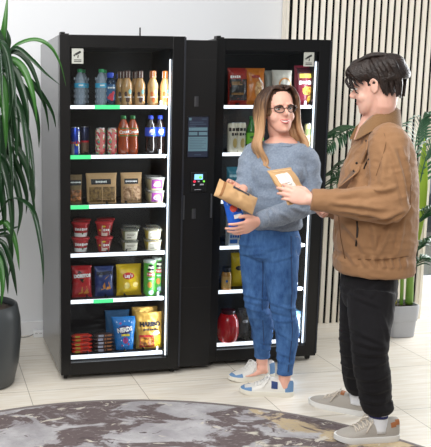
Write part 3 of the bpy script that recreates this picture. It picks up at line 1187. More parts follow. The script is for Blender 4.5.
t, F, o = pouch('crisp_bag', 'yellow crisp bag with red oval logo on the fifth shelf', 'crisp bag', 129.5, 0.12, Z4, 0.150, 0.182, 0.065, mat('bag_yellow', (226, 188, 32), 0.28), 0.10, seed=15)
l = deco(t, 'logo', mat('logo_red', (200, 44, 44), 0.4), lambda b: patch(b, F, -0.044, 0.026, 0.096, 0.136, 0.0016, shape='oval'))
deco(l, 'lettering', WHITE, lambda b: letters(b, "Lay's", 0.026, F, -0.009, 0.116, bold=0.001, rot=0.08))
deco(t, 'potato_print', mat('potato_pale', (240, 216, 130), 0.5), lambda b: (patch(b, F, -0.036, -0.002, 0.040, 0.080, 0.0016, shape='oval'), patch(b, F, 0.016, 0.050, 0.050, 0.080, 0.0016, shape='oval')))


def crisp_can(label, px, Y):
    t = stand('crisp_tube', label, 'crisp tube', px, Y, Z4, 'green crisp tubes')
    P = [(0.033, 0), (0.034, 0.003), (0.034, 0.196)]
    F = cylF(P)
    bm = NB()
    lathe(bm, P, 24)
    obj('tube', bm, mat('tube_green', (84, 178, 66), 0.35), t, smooth=True, sharp=50)
    bm = NB()
    lathe(bm, [(0.0355, 0.194), (0.036, 0.196), (0.036, 0.206), (0.033, 0.208)], 24)
    obj('lid', bm, mat('tube_lid', (190, 198, 190), 0.4), t, smooth=True, sharp=40)
    deco(t, 'face_logo', mat('tube_face', (232, 226, 206), 0.5), lambda b: patch(b, F, -0.018, 0.018, 0.142, 0.186, 0.001, shape='oval'))
    deco(t, 'moustache', INK, lambda b: (patch(b, F, -0.020, 0.0, 0.150, 0.165, 0.0024, shape='oval'), patch(b, F, 0.0, 0.020, 0.150, 0.165, 0.0024, shape='oval'), patch(b, F, -0.016, 0.016, 0.174, 0.188, 0.0024, shape='oval')))
    l = deco(t, 'name_field', mat('tube_red', (206, 64, 74), 0.45), lambda b: patch(b, F, -0.024, 0.024, 0.118, 0.140))
    deco(l, 'lettering', WHITE, lambda b: letters(b, 'Pringles', 0.014, F, 0, 0.129, bold=0.0005))
    deco(t, 'crisp_print', mat('crisp_orange', (218, 148, 60), 0.5), lambda b: patch(b, F, -0.020, 0.006, 0.050, 0.086, 0.001, shape='oval'))
    deco(t, 'sour_print', mat('tube_blue', (196, 214, 232), 0.5), lambda b: (patch(b, F, -0.014, 0.018, 0.010, 0.036, 0.001, shape='oval'), patch(b, F, -0.016, 0.020, 0.098, 0.106, 0.001)))
    return t


a = crisp_can('green crisp tube with moustached face, front one on the fifth shelf', 150, 0.10)
dup(a, 158.5, 0.185, 'green crisp tube standing half hidden behind the front tube')

# --- row 6 left: bars and sweets
def bar(name, label, px, Y, z, w, h, d, m, group, rz=0.0):
    t = stand(name, label, 'chocolate bar', px, Y, z, group, rz)
    bm = NB()
    n = 12
    rings = []
    for k in range(13):
        x = -w / 2 + w * k / 12
        e = min(k, 12 - k)
        sc_ = 0.18 if e == 0 else (0.42 if e == 1 else 1.0)
        rings.append(ell((x, 0, h / 2), (0, 1, 0), (0, 0, 1), d / 2 * (1.0 if e < 2 else 0.96), h / 2 * sc_, n, 3.2))
    loft(bm, rings)
    obj('wrapper', bm, m, t, smooth=True, sharp=60)
    F = lambda u, v, l: Vector((u, -d / 2 * 0.96 - l, h / 2 + v))
    return t, F


names5 = ['lowest', 'second', 'middle', 'fourth', 'topmost']
for k in range(5):
    dz = k * 0.0215
    yy = 0.105 + (0.012 if k > 2 else 0)
    t, F = bar('wafer_bar', 'red wrapped wafer bar, %s of the red stack' % names5[k], 81.5 + 0.4 * (k % 2), yy, Z5 + dz, 0.118, 0.021, 0.04, mat('bar_red', (226, 56, 34), 0.35), 'stacked red wafer bars')
    deco(t, 'yellow_mark', mat('bar_olive', (176, 150, 40), 0.5), lambda b: patch(b, F, -0.040, -0.012, -0.006, 0.006))
    deco(t, 'dark_mark', mat('bar_maroon', (130, 40, 26), 0.5), lambda b: (patch(b, F, 0.002, 0.036, -0.001, 0.004), patch(b, F, 0.002, 0.030, -0.007, -0.004)))
for k in range(5):
    dz = k * 0.0215
    t, F = bar('chocolate_bar', 'brown and silver chocolate bar, %s of the brown stack' % names5[k], 104 - 0.5 * (k % 2), 0.11, Z5 + dz, 0.112, 0.021, 0.04, mat('bar_brown', (74, 50, 44), 0.35), 'stacked brown chocolate bars')
    deco(t, 'silver_mark', mat('bar_silver', (170, 168, 184), 0.4), lambda b: patch(b, F, -0.034, -0.004, -0.007, 0.007))
    deco(t, 'orange_mark', mat('bar_copper', (170, 106, 62), 0.4), lambda b: (patch(b, F, 0.018, 0.044, -0.002, 0.006), patch(b, F, 0.004, 0.012, -0.006, 0.006)))

t, F, o = pouch('sweet_pouch', 'bright blue stand-up pouch of gummy clusters on the bottom shelf', 'sweet bag', 125.5, 0.115, Z5, 0.152, 0.195, 0.06, mat('bag_blue', (30, 116, 190), 0.25), 0.10, stand_up=True, seed=21, taper=0.30)
l = deco(t, 'name_field', mat('field_navy', (30, 44, 110), 0.4), lambda b: patch(b, F, -0.052, 0.046, 0.094, 0.146, 0.0014, shape='oval'))
deco(l, 'lettering', WHITE, lambda b: letters(b, 'NERDS', 0.034, F, -0.003, 0.120, bold=0.0018, rot=0.12))
deco(t, 'yellow_field', mat('field_yellow', (226, 204, 60), 0.5), lambda b: patch(b, F, -0.030, 0.030, 0.084, 0.096, 0.003))
deco(t, 'cluster_print', mat('cluster_red', (190, 48, 74), 0.4, var=(120, (90, 60, 150), 0.1)), lambda b: (patch(b, F, -0.020, 0.020, 0.040, 0.078, 0.002, shape='oval'), patch(b, F, -0.034, -0.020, 0.150, 0.164, 0.002, shape='oval'), patch(b, F, 0.020, 0.032, 0.030, 0.044, 0.002, shape='oval'), patch(b, F, -0.036, -0.024, 0.022, 0.036, 0.002, shape='oval')))
deco(t, 'speckles', mat('speck_pale', (170, 206, 236), 0.5), lambda b: [patch(b, F, u - 0.004, u + 0.004, v - 0.004, v + 0.004, 0.002, shape='oval') for u, v in ((-0.05, 0.165), (0.045, 0.16), (0.03, 0.168), (-0.02, 0.03), (0.03, 0.06), (-0.032, 0.06), (0.0, 0.168))])
pouch('sweet_pouch', 'dull blue sweet pouch standing behind the bright blue one', 'sweet bag', 118, 0.20, Z5, 0.150, 0.215, 0.05, mat('bag_teal_dark', (38, 92, 136), 0.3), 0.06, stand_up=True, seed=23, taper=0.1)
GOLD = mat('foil_gold', (206, 160, 74), 0.28, metal=0.45)
t, F, o = pouch('sweet_pouch', 'shiny gold gummy bag with dark lettering, right end of the bottom shelf', 'sweet bag', 150.5, 0.115, Z5, 0.166, 0.215, 0.06, GOLD, 0.09, stand_up=True, seed=31, wr=0.007)
deco(t, 'lettering', mat('ink_darkblue', (28, 26, 40), 0.4), lambda b: letters(b, 'HARIBO', 0.035, F, 0.002, 0.145, bold=0.0022))
deco(t, 'sub_lettering', mat('ink_darkblue', (28, 26, 40), 0.4), lambda b: marks(b, 9, 0.017, F, 0.004, 0.115, bold=0.001))
l = deco(t, 'red_field', mat('field_red', (176, 36, 36), 0.4), lambda b: patch(b, F, -0.066, 0.024, 0.012, 0.084, 0.0014))
deco(l, 'gummy_window', mat('gummy_mix', (120, 54, 30), 0.3, var=(70, (214, 150, 50), 0.14)), lambda b: patch(b, F, -0.060, 0.018, 0.020, 0.072, 0.0024))
deco(t, 'yellow_field', mat('field_yellow2', (230, 200, 40), 0.4), lambda b: patch(b, F, 0.030, 0.068, 0.010, 0.075, 0.0014))
deco(t, 'white_badge', WHITE, lambda b: patch(b, F, 0.022, 0.062, 0.084, 0.106, 0.002, shape='oval'))
pouch('sweet_pouch', 'second gold gummy bag standing behind the front gold bag', 'sweet bag', 146, 0.21, Z5, 0.160, 0.225, 0.05, GOLD, 0.05, stand_up=True, seed=33, wr=0.006)

# --- right machine, top shelf
YR = 0.185
t, F, o = pouch('crisp_bag', 'red and black snack bag at the left end of the right machine top shelf', 'crisp bag', 233, YR, Z0, 0.120, 0.215, 0.055, mat('bag_brick', (150, 38, 28), 0.35), 0.08, seed=41)
deco(t, 'black_field', mat('bag_black', (26, 22, 22), 0.4), lambda b: patch(b, F, -0.056, 0.056, 0.030, 0.150, 0.0012))
deco(t, 'gold_text', mat('bag_olive', (120, 84, 36), 0.5), lambda b: (patch(b, F, -0.045, 0.02, 0.115, 0.135, 0.002), patch(b, F, -0.045, 0.03, 0.060, 0.072, 0.002)))
deco(t, 'lettering', WHITE, lambda b: marks(b, 5, 0.020, F, -0.022, 0.163, bold=0.001))
t, F, o = pouch('crisp_bag', 'orange snack bag with clear window, left of the woman\'s head', 'crisp bag', 250, YR, Z0, 0.118, 0.215, 0.06, mat('bag_amber', (186, 104, 24), 0.3), 0.08, seed=43)
deco(t, 'window', mat('pretzel_mix', (150, 98, 50), 0.4, bump=(110, 0.9), var=(60, (206, 160, 100), 0.12)), lambda b: patch(b, F, -0.014, 0.034, 0.040, 0.140, 0.0014, shape='oval'))
deco(t, 'white_curve', WHITE, lambda b: poly(b, F, [(0.010, 0.155), (0.030, 0.120), (0.040, 0.060), (0.048, 0.060), (0.042, 0.125), (0.016, 0.160)], 0.002))
deco(t, 'red_mark', mat('bag_brick', (150, 38, 28), 0.35), lambda b: patch(b, F, -0.030, 0.020, 0.156, 0.172, 0.0016))
t, F, o = pouch('crisp_bag', 'pale grey snack bag with orange print just above the woman\'s head', 'crisp bag', 276, YR, Z0, 0.125, 0.205, 0.06, mat('bag_pale', (196, 190, 178), 0.35), 0.08, seed=45)
deco(t, 'orange_ring', mat('ring_orange', (210, 140, 70), 0.5), lambda b: patch(b, F, -0.034, 0.050, 0.070, 0.160, 0.0014, shape='oval'))
deco(t, 'pale_centre', mat('bag_pale', (196, 190, 178), 0.35), lambda b: patch(b, F, -0.026, 0.042, 0.078, 0.150, 0.0018, shape='oval'))
deco(t, 'dark_mark', INK, lambda b: patch(b, F, -0.008, 0.022, 0.090, 0.116, 0.0024, shape='oval'))
pouch('crisp_bag', 'second pale snack bag behind, between the orange bag and the pale bag', 'crisp bag', 267, 0.27, Z0, 0.110, 0.205, 0.05, mat('bag_pale2', (156, 150, 138), 0.4), 0.04, seed=46)
t, F, o = pouch('crisp_bag', 'maroon snack bag with yellow label at the right end of the top shelf', 'crisp bag', 298.5, YR, Z0, 0.145, 0.232, 0.065, mat('bag_maroon', (112, 22, 42), 0.3), 0.06, seed=47)
deco(t, 'dark_top', mat('bag_plum', (50, 14, 24), 0.35), lambda b: patch(b, F, -0.060, 0.060, 0.185, 0.220, 0.0014))
deco(t, 'yellow_label', mat('label_yellow', (206, 188, 72), 0.45), lambda b: patch(b, F, -0.050, 0.050, 0.158, 0.182, 0.0016))
deco(t, 'lettering', WHITE, lambda b: marks(b, 6, 0.030, F, 0, 0.132, bold=0.0016))
deco(t, 'food_print', mat('gold_snack', (196, 160, 44), 0.4, bump=(90, 0.9), var=(45, (140, 96, 30), 0.12)), lambda b: (patch(b, F, -0.035, 0.035, 0.060, 0.110, 0.0016, shape='oval'), patch(b, F, 0.0, 0.050, 0.016, 0.060, 0.0016, shape='oval')))
t, F = tub('snack_tub', 'tiny pale tub in front of the maroon bag, by the lit strip', 'snack tub', 309, 0.135, Z0, 0.018, 0.020, 0.038, mat('tub_grey', (170, 166, 176), 0.4), mat('tub_mauve', (120, 96, 120), 0.4))
deco(t, 'label', mat('tub_berry', (110, 70, 96), 0.5), lambda b: patch(b, F, -0.012, 0.012, 0.008, 0.022))

# second shelf
for px, Y, lb in ((229.5, 0.15, 'tall white drink can with dark lettering, cut by the door edge'), (237, 0.15, 'tall white drink can with dark lettering, next to the green bottle')):
    t, F = can('white_drink_can', lb, px, Y, Z1, 0.031, 0.172, mat('can_ivory', (216, 208, 186), 0.3), 'tall white cans')
    deco(t, 'lettering', INK, lambda b: (marks(b, 4, 0.030, F, 0.002, 0.135, bold=0.001), marks(b, 3, 0.024, F, 0.004, 0.108, bold=0.001)))
    deco(t, 'gold_print', mat('can_gold', (190, 164, 96), 0.4), lambda b: patch(b, F, -0.010, 0.016, 0.030, 0.085, 0.001, shape='oval'))
for px, Y, lb in ((247.5, 0.15, 'green glass bottle with lime label beside the white can'), (255, 0.23, 'green glass bottle half hidden by the woman\'s hair')):
    t = stand('green_bottle', lb, 'soda bottle', px, Y, Z1, 'green glass bottles')
    P = [(0.026, 0), (0.029, 0.006), (0.029, 0.12), (0.026, 0.140), (0.0135, 0.17), (0.0125, 0.196)]
    bm = NB()
    lathe(bm, P, 20)
    obj('bottle', bm, mat('glass_green', (36, 112, 40), 0.12, coat=0.8), t, smooth=True)
    bm = NB()
    ring_band(bm, P, 0.05, 0.115)
    l = obj('label', bm, mat('label_lime', (120, 198, 60), 0.4), t, smooth=True)
    deco(l, 'label_mark', mat('cap_darkgreen', (38, 108, 52), 0.4), lambda b: (patch(b, cylF(P), -0.018, 0.018, 0.082, 0.098, 0.002, shape='oval'), patch(b, cylF(P), -0.018, 0.018, 0.056, 0.062, 0.002)))
    bm = NB()
    lathe(bm, [(0.014, 0.192), (0.0145, 0.194), (0.0145, 0.208), (0.012, 0.210)], 14)
    obj('cap', bm, CAPG, t, smooth=True, sharp=40)
t, F = can('cream_can', 'short cream and green can above the woman\'s shoulder at right', 304, 0.16, Z1, 0.029, 0.165, mat('can_cream', (196, 184, 128), 0.35))
deco(t, 'green_field', mat('can_sage', (116, 132, 84), 0.45), lambda b: patch(b, F, -0.026, 0.026, 0.10, 0.135))
# third shelf
t, F, o = pouch('crisp_bag', 'teal snack bag above the held kraft bag, third shelf of the right machine', 'crisp bag', 233, YR, Z2, 0.10, 0.19, 0.055, mat('bag_teal', (46, 122, 142), 0.35), 0.06, seed=51)
deco(t, 'white_mark', mat('mark_ice', (170, 206, 214), 0.5), lambda b: (patch(b, F, -0.040, 0.010, 0.130, 0.145), patch(b, F, -0.040, 0.020, 0.080, 0.110)))
# fourth shelf
t = stand('drink_carton', 'tall white carton with blue print behind the held blue bag', 'carton', 232.5, 0.15, Z3, None)
bm = NB()
box(bm, -0.034, 0.034, -0.03, 0.03, 0, 0.195, 0.003)
loft(bm, [[Vector((x, y, 0.194)) for x, y in ((-0.033, -0.029), (0.033, -0.029), (0.033, 0.029), (-0.033, 0.029))], [Vector((x, y, 0.222)) for x, y in ((-0.033, -0.002), (0.033, -0.002), (0.033, 0.002), (-0.033, 0.002))], [Vector((x, y, 0.236)) for x, y in ((-0.033, -0.002), (0.033, -0.002), (0.033, 0.002), (-0.033, 0.002))]])
obj('carton_body', bm, mat('carton_white', (222, 226, 228), 0.4), t)
FC = lambda u, v, l: Vector((u, -0.03 - l, v))
deco(t, 'blue_print', mat('carton_blue', (44, 110, 196), 0.45), lambda b: (patch(b, FC, -0.028, 0.018, 0.018, 0.042), patch(b, FC, -0.032, 0.004, 0.085, 0.125, 0.0012, shape='oval')))
deco(t, 'lettering', mat('carton_blue', (44, 110, 196), 0.45), lambda b: marks(b, 4, 0.024, FC, 0, 0.06, bold=0.001))
deco(t, 'yellow_print', mat('field_yellow', (226, 204, 60), 0.5), lambda b: patch(b, FC, -0.030, -0.012, 0.165, 0.178))
# fifth shelf
t = stand('spread_jar', 'amber jar with black lid at the left end of the fifth shelf, right machine', 'jar', 227.5, 0.145, Z4)
P = [(0.026, 0), (0.029, 0.004), (0.029, 0.095), (0.024, 0.108), (0.021, 0.112)]
bm = NB()
lathe(bm, P, 22)
obj('jar_body', bm, mat('jar_amber', (190, 136, 62), 0.2, coat=0.5), t, smooth=True)
bm = NB()
lathe(bm, [(0.0225, 0.110), (0.0235, 0.112), (0.0235, 0.136), (0.021, 0.138)], 20)
obj('lid', bm, INK, t, smooth=True, sharp=40)
bm = NB()
ring_band(bm, P, 0.02, 0.085)
l = obj('label', bm, mat('label_tan', (206, 160, 84), 0.5), t, smooth=True)
deco(l, 'blue_spot', mat('spot_blue', (60, 110, 180), 0.5), lambda b: patch(b, cylF(P), -0.014, 0.0, 0.050, 0.066, 0.0016, shape='oval'))
t, F, o = pouch('crisp_bag', 'yellow bag hanging back behind the woman\'s hip, fifth shelf', 'crisp bag', 240, 0.22, Z4, 0.10, 0.205, 0.05, mat('bag_lemon', (206, 176, 30), 0.35), 0.05, seed=61)
deco(t, 'dark_mark', INK, lambda b: patch(b, F, -0.03, 0.02, 0.10, 0.13, 0.0014, shape='oval'))
# bottom shelf
t = stand('red_jar', 'big shiny red jar on the bottom shelf of the right machine', 'jar', 230.5, 0.155, Z5)
bm = NB()
lathe(bm, [(0.040, 0), (0.056, 0.012), (0.066, 0.05), (0.067, 0.10), (0.060, 0.145), (0.044, 0.172), (0.038, 0.178)], 28)
obj('jar_body', bm, mat('jar_red', (196, 28, 30), 0.2, coat=0.6), t, smooth=True)
bm = NB()
lathe(bm, [(0.040, 0.176), (0.042, 0.178), (0.042, 0.196), (0.038, 0.199)], 24)
obj('lid', bm, mat('jar_lid_dark', (64, 18, 22), 0.35), t, smooth=True, sharp=40)
t, F, o = pouch('crisp_bag', 'black snack bag beside the big red jar', 'crisp bag', 247, 0.20, Z5, 0.075, 0.19, 0.045, mat('bag_charcoal', (34, 32, 36), 0.4), 0.05, seed=71)
deco(t, 'grey_mark', mat('mark_grey', (158, 160, 168), 0.5), lambda b: patch(b, F, -0.02, 0.02, 0.10, 0.12, 0.0014, shape='oval'))
t, F, o = pouch('sweet_pouch', 'blue sweet pouch seen between the woman\'s legs on the bottom shelf', 'sweet bag', 266, YR, Z5, 0.15, 0.175, 0.06, mat('bag_steel_blue', (76, 120, 178), 0.35), 0.08, seed=73, stand_up=True)
deco(t, 'orange_mark', mat('mark_orange', (206, 110, 56), 0.5), lambda b: (patch(b, F, -0.03, 0.03, 0.11, 0.135, 0.0014, shape='oval'), patch(b, F, -0.02, 0.04, 0.03, 0.05, 0.0014, shape='oval')))
deco(t, 'yellow_mark', mat('field_yellow', (226, 204, 60), 0.5), lambda b: patch(b, F, -0.06, -0.02, 0.06, 0.085, 0.0014, shape='oval'))
t = stand('snack_box', 'light blue snack box at the right end of the bottom shelf', 'box', 297, 0.19, Z5, None, 0.0)
bm = NB()
box(bm, -0.05, 0.05, -0.035, 0.035, 0, 0.165, 0.002)
obj('box_body', bm, mat('box_sky', (112, 164, 212), 0.45), t)
FB = lambda u, v, l: Vector((u, -0.035 - l, v))
deco(t, 'white_field', mat('field_ice', (200, 220, 236), 0.5), lambda b: patch(b, FB, 0.008, 0.046, 0.03, 0.15))
deco(t, 'blue_band', mat('carton_blue', (44, 110, 196), 0.45), lambda b: patch(b, FB, -0.048, 0.048, 0.005, 0.022))
# ------------------------------------------------------------------ people
UP = Vector((0, 0, 1))


def frame(fwd, tilt_up=0.0, roll=0.0):
    """forward, left, up of a head; tilt_up raises the chin, roll leans towards its left"""
    f = Vector(fwd).normalized()
    l = UP.cross(f).normalized()
    u = f.cross(l)
    f2 = f * cos(tilt_up) + u * sin(tilt_up)
    u2 = u * cos(tilt_up) - f * sin(tilt_up)
    l2 = l * cos(roll) - u2 * sin(roll)
    u3 = u2 * cos(roll) + l * sin(roll)
    return f2, l2, u3


HEADP = [(-0.004, 0.060, 0.018, 0.022), (0.006, 0.054, 0.032, 0.036), (0.026, 0.040, 0.050, 0.049), (0.052, 0.024, 0.068, 0.058),
         (0.082, 0.010, 0.081, 0.065), (0.112, 0.000, 0.087, 0.070), (0.142, -0.006, 0.095, 0.074), (0.172, -0.011, 0.092, 0.073),
         (0.198, -0.015, 0.078, 0.063), (0.214, -0.017, 0.056, 0.047), (0.224, -0.017, 0.028, 0.025), (0.2265, -0.017, 0.008, 0.008)]


class Head:
    """head with its chin point at o"""
    def __init__(s, o, F, L, U, k=1.0, jaw=1.0):
        s.o, s.F, s.L, s.U, s.k, s.jaw = Vector(o), F, L, U, k, jaw

    def P(s, f, l, u):
        return s.o + (s.F * f + s.L * l + s.U * u) * s.k

    def skull(s, bm, grow=0.0, shift=0.0, lo=-1, n=28, low_back=0.0):
        prof = cr(HEADP, 2)
        rings = []
        for z, c, ry, rx in prof:
            if z < lo:
                continue
            jw = s.jaw if z < 0.07 else 1.0
            sh_ = shift - low_back * min(1, max(0.0, (0.165 - z) / 0.04))
            zz = z + (grow * 0.8 * max(0, (z - 0.12) / 0.1))
            rings.append([s.P(c + sh_ + (ry + grow) * cos(2 * pi * k / n), (rx * jw + grow) * sin(2 * pi * k / n), zz) for k in range(n)])
        loft(bm, rings)

    def face(s, bm, nose=1.0, smile=0.0):
        s.skull(bm)
        k = s.k
        tube(bm, [s.P(0.080, 0, 0.128), s.P(0.093, 0, 0.112), s.P(0.104 + 0.006 * nose, 0, 0.092), s.P(0.100, 0, 0.083), s.P(0.082, 0, 0.080)],
             [0.008 * k, 0.0085 * k, 0.0105 * k, 0.010 * k, 0.006 * k], 10, 3)
        for sd in (-1, 1):
            ball(bm, s.P(0.091, 0.0105 * sd, 0.087), 0.009 * k, 0.008 * k, 0.008 * k)
            ball(bm, s.P(0.050, 0.030 * sd, 0.074), 0.034 * k, 0.034 * k, 0.034 * k)
            tube(bm, [s.P(0.089, 0.010 * sd, 0.133), s.P(0.086, 0.028 * sd, 0.137), s.P(0.070, 0.050 * sd, 0.130)], [0.007 * k] * 3, 8, 3)
            # ear
            ball(bm, s.P(-0.012, 0.073 * sd, 0.105), 0.021 * k, 0.0075 * k, 0.032 * k, axes=((s.F * 0.93 + s.L * sd * -0.3).normalized(), (s.L + s.F * 0.3 * sd).normalized(), s.U), n=14)
            tube(bm, [s.P(0.004, 0.078 * sd, 0.120), s.P(-0.014, 0.084 * sd, 0.136), s.P(-0.030, 0.083 * sd, 0.118), s.P(-0.022, 0.078 * sd, 0.088), s.P(-0.004, 0.072 * sd, 0.076)], [0.005 * k] * 5, 8, 3)
        ball(bm, s.P(0.072, 0, 0.010), 0.020 * k, 0.022 * k, 0.015 * k)
        tube(bm, [s.P(0.074, 0.024, 0.050), s.P(0.0905, 0, 0.054), s.P(0.074, -0.024, 0.050)], [0.008 * k, 0.0075 * k, 0.008 * k], 8, 3)

    def features(s, body, brow_m, lip_m, iris=(70, 90, 90), smile=True, brow_r=0.0028):
        k = s.k
        ew = mat('eye_white', (226, 222, 218), 0.25)
        ei = mat('iris_%d' % iris[0], iris, 0.2)
        ep = mat('pupil', (12, 12, 14), 0.1)
        for sd in (-1, 1):
            bm = NB()
            c = s.P(0.0735, 0.031 * sd, 0.1135)
            ball(bm, c, 0.0120 * k, 0.0140 * k, 0.0062 * k, axes=(s.F, s.L, s.U), n=16)
            bm.faces.ensure_lookup_table()
            g = s.P(0.087, 0.0315 * sd, 0.1135)
            for f in bm.faces:
                d = (f.calc_center_median() - g).length
                f.material_index = 2 if d < 0.0030 * k else (1 if d < 0.0054 * k else 0)
            obj('eye', bm, [ew, ei, ep], body, smooth=True)
            bm = NB()
            tube(bm, [s.P(0.090, 0.013 * sd, 0.1285), s.P(0.0905, 0.030 * sd, 0.1335), s.P(0.077, 0.050 * sd, 0.1270)], [brow_r * k, brow_r * 1.15 * k, brow_r * 0.5 * k], 8, 4)
            obj('eyebrow', bm, brow_m, body, smooth=True)
            bm = NB()
            tube(bm, [s.P(0.0835, 0.018 * sd, 0.1175), s.P(0.0885, 0.030 * sd, 0.1215), s.P(0.078, 0.046 * sd, 0.1165)], [0.0013 * k, 0.0018 * k, 0.0010 * k], 6, 3)
            obj('lashes', bm, mat('lash_dark', (34, 24, 20), 0.6), body, smooth=True)
        if smile:
            bm = NB()
            N = 12
            top, bot = [], []
            for i in range(N + 1):
                q = -1 + 2 * i / N
                f = 0.0975 - 0.0215 * q * q
                top.append(bm.verts.new(s.P(f, 0.030 * q, 0.0555 + 0.007 * q * q)))
                bot.append(bm.verts.new(s.P(f - 0.0005, 0.030 * q, 0.0435 + 0.019 * q * q)))
            for i in range(N):
                bm.faces.new((top[i], top[i + 1], bot[i + 1], bot[i]))
            obj('teeth', bm, mat('teeth_white', (232, 226, 216), 0.3), body)
            bm = NB()
            tube(bm, [s.P(0.076, 0.031, 0.0635), s.P(0.0925, 0.014, 0.0585), s.P(0.0985, 0, 0.0575), s.P(0.0925, -0.014, 0.0585), s.P(0.076, -0.031, 0.0635)], [0.0012 * k, 0.0028 * k, 0.003 * k, 0.0028 * k, 0.0012 * k], 8, 3)
            tube(bm, [s.P(0.076, 0.031, 0.0630), s.P(0.0925, 0.015, 0.0475), s.P(0.0975, 0, 0.0425), s.P(0.0925, -0.015, 0.0475), s.P(0.076, -0.031, 0.0630)], [0.0012 * k, 0.0034 * k, 0.0042 * k, 0.0034 * k, 0.0012 * k], 8, 3)
            obj('lips', bm, lip_m, body, smooth=True)
        else:
            bm = NB()
            tube(bm, [s.P(0.078, 0.024, 0.056), s.P(0.0955, 0, 0.0555), s.P(0.078, -0.024, 0.056)], [0.0012 * k, 0.0036 * k, 0.0012 * k], 8, 4)
            tube(bm, [s.P(0.078, 0.023, 0.0555), s.P(0.0945, 0, 0.0485), s.P(0.078, -0.023, 0.0555)], [0.0012 * k, 0.0044 * k, 0.0012 * k], 8, 4)
            obj('lips', bm, lip_m, body, smooth=True)


def hand(bm, wrist, d, pn, lens=1.0, curl=(20, 35, 30), spread=4, thumb=(0.5, 0.6), flip=1, k=1.0, finger_curl=None):
    """wrist point, finger direction d, palm normal pn (the way the fingers curl); flip=+1 puts the thumb on pn x d"""
    d = Vector(d).normalized()
    pn = (Vector(pn) - d * d.dot(Vector(pn))).normalized()
    s = pn.cross(d).normalized() * flip      # towards the thumb
    w = Vector(wrist)
    q = lambda a, b, c: w + (d * a + s * b + pn * c) * k
    # palm
    rings = []
    for a, hw, ht in ((-0.012, 0.026, 0.020), (0.010, 0.029, 0.0185), (0.040, 0.039, 0.0165), (0.070, 0.042, 0.0145), (0.090, 0.039, 0.0115), (0.096, 0.034, 0.007)):
        rings.append(ell(q(a, 0, 0), s, pn, hw * k, ht * k, 18, 2.6))
    loft(bm, rings)
    L = [(0.044, 0.025, 0.021), (0.048, 0.029, 0.022), (0.044, 0.027, 0.021), (0.035, 0.020, 0.019)]
    off = [0.030, 0.0105, -0.009, -0.027]
    base = [0.086, 0.090, 0.087, 0.079]
    rad = [0.0088, 0.0090, 0.0085, 0.0076]
    for i in range(4):
        c = finger_curl[i] if finger_curl else curl
        ang = 0.0
        dirv = d * cos(radians(spread * (1.5 - i))) + s * sin(radians(spread * (1.5 - i)))
        p = q(base[i] - 0.018, off[i], 0.002)
        pts = [p]
        p = q(base[i], off[i], 0.001)
        pts.append(p)
        for j in range(3):
            ang += radians(c[j])
            v = dirv * cos(ang) + pn * sin(ang)
            p = p + v * L[i][j] * lens * k
            pts.append(p)
        r = rad[i] * k
        tube(bm, pts, [r * 1.0, r * 1.08, r, r * 0.92, r * 0.78], 10, 3, round_end=True)
    # thumb
    o, t = thumb
    v0 = (d * 0.72 + s * 0.62 + pn * 0.30 * o * 2).normalized()
    v1 = (d * 0.90 + s * (0.40 - 0.35 * t) + pn * (0.15 + 0.55 * t)).normalized()
    v2 = (d * 0.95 + s * (0.18 - 0.40 * t) + pn * (0.10 + 0.60 * t)).normalized()
    p0 = q(0.012, 0.016, 0.003)
    p1 = p0 + v0 * 0.045 * k
    p2 = p1 + v1 * 0.034 * k
    p3 = p2 + v2 * 0.027 * k
    tube(bm, [p0, p1, p2, p3], [0.0150 * k, 0.0125 * k, 0.0105 * k, 0.0085 * k], 12, 4, round_end=True)


def cloth_noise(scale, amp, seed, stretch=(1, 1, 1), ridge=True):
    def f(c, n):
        p = Vector((c.x * stretch[0], c.y * stretch[1], c.z * stretch[2])) * scale + Vector((seed, seed * 0.7, 0))
        a = noise.noise(p)
        b = noise.noise(p * 2.1 + Vector((5, 3, 1)))
        v = (1 - abs(a) * 2.2) * 0.7 + b * 0.3 if ridge else a * 0.7 + b * 0.3
        return v * amp
    return f


def folds(segs, Y, amp, wid):
    """cloth creases: soft ridges with a hollow beside them along short lines on the garment"""
    L = []
    for (x0, y0, x1, y1) in segs:
        a, b = at(x0, y0, Y), at(x1, y1, Y)
        L.append(((a.x, a.z), (b.x, b.z)))

    def f(c):
        v = 0.0
        for (ax, az), (bx, bz) in L:
            dx, dz = bx - ax, bz - az
            l2 = dx * dx + dz * dz
            t = ((c.x - ax) * dx + (c.z - az) * dz) / l2
            if t < -0.2 or t > 1.2:
                continue
            s = ((c.x - ax) * dz - (c.z - az) * dx) / math.sqrt(l2)
            if abs(s) > wid * 4:
                continue
            e = max(0.0, 1 - abs(2 * t - 1) ** 3 / 2.7)
            v += amp * e * (math.exp(-(s / wid) ** 2) - 0.8 * math.exp(-((s - 1.5 * wid) / wid) ** 2))
        return v
    return f


